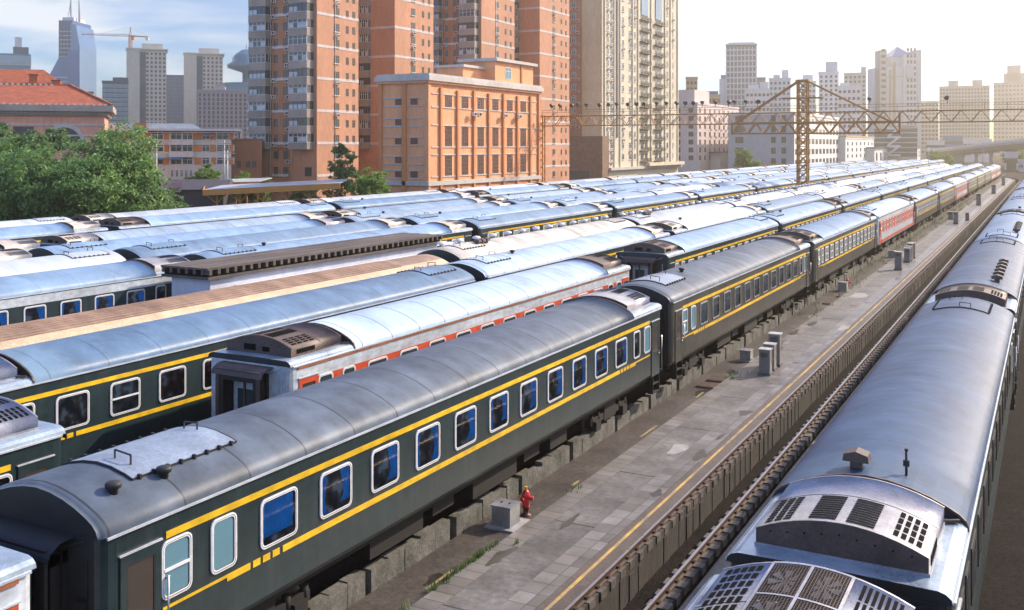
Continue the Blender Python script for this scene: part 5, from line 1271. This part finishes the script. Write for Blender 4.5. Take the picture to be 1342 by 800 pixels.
for i in range(26):
    x = -44 + i * 1.75 + rr.uniform(-.5, .5) if i < 22 else 10 + (i - 22) * 11
    b = MB(); b.bar((0, 0, 0), (0, 0, .6), .08, None, 0); b.tube((0, -.25, .75), (rr.uniform(-.2, .2), .25, .95), .36, .2, 10, 0); b.build('floodlight', [BROWN], t, (x, 0, 16.3), rr.uniform(0, 6))
for sx in (-46.2, 62.2):
    b = MB()
    for dx in (-.5, .5):
        for dy in (-.45, .45): b.bar((sx + dx, dy, -.5), (sx + dx, dy, 15.4), .2, None, 0)
    for i in range(12): b.bar((sx - .5, -.45, i * 1.3), (sx + .5, -.45, i * 1.3 + 1.3), .1, None, 0); b.bar((sx + .5, .45, i * 1.3), (sx - .5, .45, i * 1.3 + 1.3), .1, None, 0)
    b.build('leg', [IRON], t)
# lamp poles beyond
for px, Z, y0, lb in ((1217, 330, 193, 'thin lamp pole among the far coaches'), (1288, 380, 176, 'thin lamp pole before the overpass')):
    p = wpt(px, Z); b = MB(); h = hz(y0, Z); b.tube((0, 0, -.5), (0, 0, h), .12, .07, 8); b.bar((0, 0, h), (1.2, 0, h + .1), .12, None, 0); b.box(.9, 1.6, -.15, .15, h + .02, h + .2, 0); tag(b.build('lamp_pole', [GREYFR], None, (p.x, p.y, 0)), lb, 'lamp pole')
for px, Z, y0 in ((205, 160, 188), (294, 160, 184), (298, 158, 197)):
    p = wpt(px, Z); b = MB(); h = hz(y0, Z); b.tube((0, 0, -.5), (0, 0, h), .14, .10, 8)
    b.bar((-1.2, 0, h - .5), (1.2, 0, h - .5), .12, None, 0); b.bar((-.9, 0, h - 1.4), (.9, 0, h - 1.4), .1, None, 0)
    tag(b.build('utility_pole', [GREYFR], None, (p.x, p.y, 0), TH), {205: 'grey utility pole in front of the orange and white flats', 294: 'tall utility pole beside the brown outbuilding', 298: 'shorter utility pole at the brown outbuilding corner'}[px], 'utility pole')
# ------------------------------------------------------------------ overpass and vehicles beyond the yard
t = empty('overpass', (0, 0, 0)); tag(t, 'pale concrete road overpass crossing at the far right', 'overpass')
a, c = wpt(1256, 560), wpt(1420, 380); za, zc = hz(196, 560), hz(178, 380)
dirv = (c - a).normalized(); a = a - dirv * 30; nrm = Vector((-dirv.y, dirv.x, 0))
b = MB(); b.loft([[p + nrm * o + Vector((0, 0, z + h)) for o, h in ((-6, 0), (-6, -1.0), (-3.5, -2.8), (3.5, -2.8), (6, -1.0), (6, 0), (-6, 0))] for p, z in ((a, za - 1), (c, zc))], 0, False, 0, 0); b.build('deck', [TRIM], t)
for o in (-6, 6):
    b = MB(); b.loft([[p + nrm * (o + q) + Vector((0, 0, z + h)) for q, h in ((-.15, 0), (-.15, 1.1), (.15, 1.1), (.15, 0))] for p, z in ((a, za - 1), (c, zc))], 0, False, 0, 0); b.build('parapet', [FRW], t)
n = 8
for i in range(n):
    f = (i + .5) / n; p = a.lerp(c, f); z = za - 1 + (zc - za + 1) * f - 2.8
    b = MB(); b.tube((p.x, p.y, -.5), (p.x, p.y, z), .9, 1.0, 12); b.bar(p + nrm * -4 + Vector((0, 0, z - .3)), p + nrm * 4 + Vector((0, 0, z - .3)), 1.2, .7, 0); b.build('pier', [TRIM], t)
# vans and a bus parked under it
def van(px, Z, L, h, paint, label, rz, name='parked_van', cat='van'):
    p = wpt(px, Z); t = empty(name, (p.x, p.y, -.45), rz); tag(t, label, cat)
    w = 1.0
    b = MB(); b.loft([[(s * w, y, z) for y, z in ((0, .45), (0, h * .95), (.1, h), (L * .8, h), (L * .9, h * .62), (L, h * .52), (L, .45))] for s in (-1, 1)], 0, False, 0, 0); b.build('body', [paint], t)
    b = MB()
    for s in (-1, 1): b.box(s * w - .01, s * w + .01, .3, L * .78, h * .55, h * .85, 0)
    b.box(-w * .9, w * .9, -.02, .01, h * .5, h * .88, 0); b.build('glass', [GLZ], t)
    for s in (-1, 1):
        for y in (L * .18, L * .78): b = MB(); b.tube((s * w - .12 * s, y, .38), (s * w + .03 * s, y, .38), .38, None, 14); b.build('wheel', [RUBBER], t)
van(1288, 372, 9, 2.9, WHT, 'white bus parked under the overpass', R(70), 'parked_bus', 'bus')
van(1306, 378, 6, 2.4, LGR, 'pale van parked right of the bus under the overpass', R(62))
van(1270, 400, 5, 2.2, WHT, 'white van parked left of the bus', R(75))
block('shed_building', 1319, 1332, 211, 400, 'cam', 'olive brown hut at the far end of the platform line', GREENB, 1, 2, 1.6, 1.2, 'd', None, 6, z0=.6)
block('shed_building', 1334, 1350, 212, 400, 'cam', 'grey hut at right edge below the overpass', LGR, 1, 2, 1.6, 1.0, 'd', None, 6, z0=.6)
block('shed_building', 1316, 1334, 202, 430, 'cam', 'white cabin with dark slots beneath the overpass', WHT, 1, 5, 1.2, 2.2, 'd', None, 6, z0=1.6)
# tower crane
t = empty('tower_crane', tuple(wpt(171, 640)), TH); k = 640 / F; zc = hz(66, 640); t.location.z = zc; CR = mat('crane orange paint', (.55, .20, .06), .5)
tag(t, 'orange tower crane on the concrete high rise', 'crane')
b = MB(); zj = hz(48, 640) - zc
for sx in (-.8, .8):
    for sy in (-.8, .8): b.bar((sx, sy, -1), (sx, sy, zj + 1), .3, None, 0)
for i in range(6): b.bar((-.8, -.8, i * zj / 6), (.8, -.8, (i + 1) * zj / 6), .22, None, 0); b.bar((.8, -.8, i * zj / 6), (-.8, -.8, (i + 1) * zj / 6), .22, None, 0)
b.bar((-.6, 0, zj), (0, 0, zj + 6), .3, None, 0); b.bar((.6, 0, zj), (0, 0, zj + 6), .3, None, 0); b.box(.8, 2.4, -1, 1, zj - 2.2, zj, 0); b.build('mast', [CR], t)
b = MB(); x1 = -64 * k
for (ya, za_) in ((-.7, zj), (.7, zj), (0, zj + 1.4)): b.bar((0, ya, za_), (x1, ya * .4, zj + 1.2 + (.5 if ya == 0 else 0)), .22, None, 0)
for i in range(22): b.bar((x1 * i / 22, -.7, zj + .05 * i), (x1 * (i + .5) / 22, 0, zj + 1.4), .13, None, 0); b.bar((x1 * (i + .5) / 22, 0, zj + 1.4), (x1 * (i + 1) / 22, -.6, zj + .05 * i), .13, None, 0)
b.bar((0, 0, zj + 6), (x1 * .65, 0, zj + 1.5), .08, None, 0); b.build('jib', [CR], t)
b = MB(); b.bar((0, 0, zj + .4), (24 * k, 0, zj - .4), .7, .8, 0); b.bar((0, 0, zj + 6), (23 * k, 0, zj), .08, None, 0); b.box(20 * k, 24 * k, -.8, .8, zj - 2.4, zj - .2, 1); b.build('counter_jib', [CR, BEIG], t)
# ------------------------------------------------------------------ trees
BARK = mat('bark', (.09, .065, .045), .9, 0, .4, 3, bump=.6, bscale=12)
LEAFS = [leaf_mat('deep green leaves', (.045, .13, .035), (.23, .38, .10), .4), leaf_mat('fresh green leaves', (.08, .17, .02), (.20, .32, .06), .4), leaf_mat('dusty green leaves', (.055, .12, .04), (.16, .27, .09), .4)]
def crown_mesh(key, lobes, nleaf, size, lm, seed):
    if key in cache: return cache[key]
    rr = random.Random(seed); b = MB(); vol = sum(r ** 2 for *_, r, _ in lobes)
    for cx, cy, cz, r, sq in lobes:
        ncl = max(5, int(nleaf * r * r / vol / 46))
        for _ in range(ncl):
            while True:
                v = Vector((rr.uniform(-1, 1), rr.uniform(-1, 1), rr.uniform(-1, 1)))
                if .2 < v.length < 1: break
            v = v.normalized() * (rr.uniform(.62, 1.06) if rr.random() < .85 else rr.uniform(.2, .7))
            c = Vector((cx + v.x * r, cy + v.y * r, cz + v.z * r * sq)); cr = r * rr.uniform(.16, .30)
            for _ in range(46):
                g = Vector((rr.gauss(0, 1), rr.gauss(0, 1), rr.gauss(0, .6))) * cr * .6
                p = c + g; nrm = (v * .7 + Vector((rr.gauss(0, .6), rr.gauss(0, .6), rr.gauss(.5, .5)))).normalized()
                a = nrm.cross(Vector((rr.gauss(0, 1), rr.gauss(0, 1), rr.gauss(0, 1)))).normalized(); q = nrm.cross(a); s = size * rr.uniform(.6, 1.25)
                droop = nrm * (-.25 * s)
                b.face([p - a * s, p - q * s * .45 + nrm * .08 * s, p + a * s + droop, p + q * s * .45 + nrm * .08 * s])
    cache[key] = b.mesh('crown', [lm]); return cache[key]
def tree(loc, lobes, h0, nleaf, size, lm, seed, label, grp=None, name='tree', cat='tree', tr=.28):
    t = empty(name, loc); tag(t, label, cat, grp)
    b = MB(); top = Vector((0, 0, h0)); b.tube((0, 0, -.5), top, tr, tr * .65, 10)
    for cx, cy, cz, r, sq in lobes: b.tube(top - Vector((0, 0, .3)), (cx * .8, cy * .8, cz), tr * .5, tr * .12, 7)
    b.build('trunk', [BARK], t)
    put(crown_mesh(('cr', seed), lobes, nleaf, size, lm, seed), 'crown', t)
    return t
def gloc(px, Z): p = wpt(px, Z); return (p.x, p.y, -.4)
GT = 'leafy trees behind the yard on the left'
def lob(rr, n, R0, H0, h1): return [(rr.gauss(0, R0 * .5), rr.gauss(0, R0 * .5), H0 + (h1 - H0) * (i + .5) / n, R0 * rr.uniform(.5, .75), .8) for i in range(n)]
rr = random.Random(21)
for px, Z, Rr, h0, h1, lm, sd, lb in (
    (14, 104, 4.4, 2.3, 10.8, 0, 1, 'dense green tree at the left picture edge below the salmon villa'),
    (88, 102, 4.9, 2.2, 12.4, 0, 2, 'largest dense green tree below the villa roof corner'),
    (158, 106, 4.8, 2.0, 10.6, 0, 3, 'broad green tree in front of the orange and white flats'),
    (205, 108, 3.4, 1.6, 6.2, 2, 4, 'low spreading tree at the right end of the big tree clump'),
    (48, 110, 3.4, 5.0, 13.6, 2, 5, 'taller thin topped tree standing behind the large dense trees')):
    lobes = lob(rr, 9, Rr, h0, h1 - Rr * .45)
    tree(gloc(px, Z), lobes, h0 + .5, 20000, .24, LEAFS[lm], sd, lb, GT)
for px, Z, Rr, h0, h1, lm, sd, lb in (
    (272, 160, 2.8, 2.5, 7.6, 1, 6, 'bright tree in front of the white flats, left of the brown outbuilding'),
    (249, 158, 2.4, 1.5, 5.4, 0, 7, 'dark bushy tree beside the flats below the awnings'),
    (322, 160, 2.6, 1.8, 5.8, 1, 8, 'rounded bright tree before the brown outbuilding'),
    (345, 158, 1.9, 1.0, 4.4, 1, 9, 'small bright tree left of the first brown tower base'),
    (404, 165, 2.2, 1.0, 4.4, 2, 10, 'low shrub tree at the first brown tower base'),
    (446, 150, 2.2, 3.0, 10.8, 2, 11, 'slender ivy like tree against the first brown tower'),
    (482, 128, 2.8, 2.4, 7.6, 1, 12, 'green tree at the left end of the orange building'),
    (973, 360, 4.2, 2.0, 9.5, 1, 13, 'sunlit tree between the pinkish block and the depot building'),
    (1230, 480, 5.0, 1.5, 7.5, 1, 14, 'hazy tree beyond the far coach ends'),
    (1332, 470, 4.5, 1.5, 8.5, 1, 15, 'hazy tree under the overpass at the right')):
    lobes = lob(rr, 7, Rr, h0, h1 - Rr * .4)
    tree(gloc(px, Z), lobes, h0 + .4, 6500, .22 if Z < 300 else .4, LEAFS[lm], sd, lb, GT if px < 500 else None)
for px, Z, r, sd, lb in ((259, 110, 1.1, 31, 'bright round bush by the white railing fence'), (386, 122, 1.0, 32, 'round bush at the fence below the canopy'), (400, 123, .8, 33, 'small bush right next to the round bush at the fence'), (432, 122, 1.0, 34, 'loose bush below the right end of the canopy'), (420, 124, .8, 35, 'pale bush between the fence bushes')):
    p = gloc(px, Z); z = 1.1 if px > 300 else 1.5
    tree(p, [(0, 0, z + .7, r, .9), (r * .6, .2, z + .4, r * .7, .8), (-r * .6, .1, z + .3, r * .7, .8)], 1.0, 2200, .14, LEAFS[1 if sd in (31, 32) else 2], sd, lb, 'bushes along the yard fence', 'bush', 'bush', .08)
# ------------------------------------------------------------------ light, sky, air, camera
SUN_AZ, SUN_EL = R(33), R(34)
w = bpy.data.worlds.new('World'); scene.world = w; w.use_nodes = True; nt = w.node_tree; n, l = nt.nodes, nt.links
bg = n['Background']; sky = n.new('ShaderNodeTexSky'); sky.sky_type = 'NISHITA'; sky.sun_disc = False; sky.sun_elevation = SUN_EL; sky.sun_rotation = SUN_AZ
sky.air_density = 1.0; sky.dust_density = 1.0; sky.ozone_density = 3.0
tc = n.new('ShaderNodeTexCoord'); sx = n.new('ShaderNodeSeparateXYZ'); l.new(tc.outputs['Generated'], sx.inputs[0])
ma = n.new('ShaderNodeMath'); ma.operation = 'ADD'; ma.inputs[1].default_value = .12; l.new(sx.outputs['Z'], ma.inputs[0])
mm = n.new('ShaderNodeMath'); mm.operation = 'MAXIMUM'; mm.inputs[1].default_value = .05; l.new(ma.outputs[0], mm.inputs[0])
dv = n.new('ShaderNodeVectorMath'); dv.operation = 'DIVIDE'; cb = n.new('ShaderNodeCombineXYZ')
for i in range(3): l.new(mm.outputs[0], cb.inputs[i])
l.new(tc.outputs['Generated'], dv.inputs[0]); l.new(cb.outputs[0], dv.inputs[1])
nz = n.new('ShaderNodeTexNoise'); nz.inputs['Scale'].default_value = .75; nz.inputs['Detail'].default_value = 8; nz.inputs['Roughness'].default_value = .55; nz.inputs['Distortion'].default_value = .4; l.new(dv.outputs[0], nz.inputs['Vector'])
cr = ramp(nt, .45, .62, (0, 0, 0), (1, 1, 1)); l.new(nz.outputs['Fac'], cr.inputs['Fac'])
mx = n.new('ShaderNodeMix'); mx.data_type = 'RGBA'; l.new(cr.outputs['Color'], mx.inputs[0]); hs = n.new('ShaderNodeHueSaturation'); hs.inputs['Saturation'].default_value = 1.8; l.new(sky.outputs['Color'], hs.inputs['Color'])
tn = n.new('ShaderNodeMix'); tn.data_type = 'RGBA'; tn.blend_type = 'MULTIPLY'; tn.inputs[0].default_value = 1; tn.inputs[7].default_value = (.86, .94, 1.30, 1)
l.new(hs.outputs[0], tn.inputs[6]); l.new(tn.outputs[2], mx.inputs[6])
# clouds take the light of the sky behind them, lifted towards white
cl = n.new('ShaderNodeMix'); cl.data_type = 'RGBA'; cl.inputs[0].default_value = .55; l.new(sky.outputs['Color'], cl.inputs[6]); cl.inputs[7].default_value = (9.0, 9.0, 9.8, 1)
l.new(cl.outputs[2], mx.inputs[7]); l.new(mx.outputs[2], bg.inputs['Color']); bg.inputs['Strength'].default_value = .13
ld = bpy.data.lights.new('Sun', 'SUN'); ld.energy = 5.0; ld.angle = R(.8); ld.color = (1, .85, .68)
lo = bpy.data.objects.new('Sun', ld); COL.objects.link(lo); lo.rotation_euler = (R(90) - SUN_EL, 0, math.pi - SUN_AZ)
HAZE = True
if HAZE:
    b = MB(); b.box(-1500, 1500, -60, 1700, -2.5, 330, 0); ho = b.build('haze', [])
    hm = bpy.data.materials.new('pale air'); hm.use_nodes = True; hn = hm.node_tree.nodes; hn.remove(hn['Principled BSDF'])
    pv = hn.new('ShaderNodeVolumePrincipled'); pv.inputs['Color'].default_value = (1, .86, .62, 1); pv.inputs['Density'].default_value = .0006; pv.inputs['Anisotropy'].default_value = .7
    hm.node_tree.links.new(pv.outputs[0], hn['Material Output'].inputs['Volume']); ho.data.materials.clear(); ho.data.materials.append(hm); tag(ho, kind='stuff')
cam = bpy.data.cameras.new('Camera'); co = bpy.data.objects.new('Camera', cam); COL.objects.link(co)
cam.sensor_width = 36; cam.lens = F / 1342 * 36; cam.shift_y = -(400 - HY) / 1342; cam.clip_end = 9000; cam.clip_start = .1
co.location = (0, 0, CAMZ); co.rotation_euler = (R(90), 0, TH)
scene.camera = co
vs = scene.view_settings; vs.view_transform = 'Standard'; vs.look = 'None'; vs.gamma = 1; vs.exposure = 1.05
scene.cycles.max_bounces = 6; scene.cycles.volume_bounces = 0; scene.cycles.transparent_max_bounces = 12
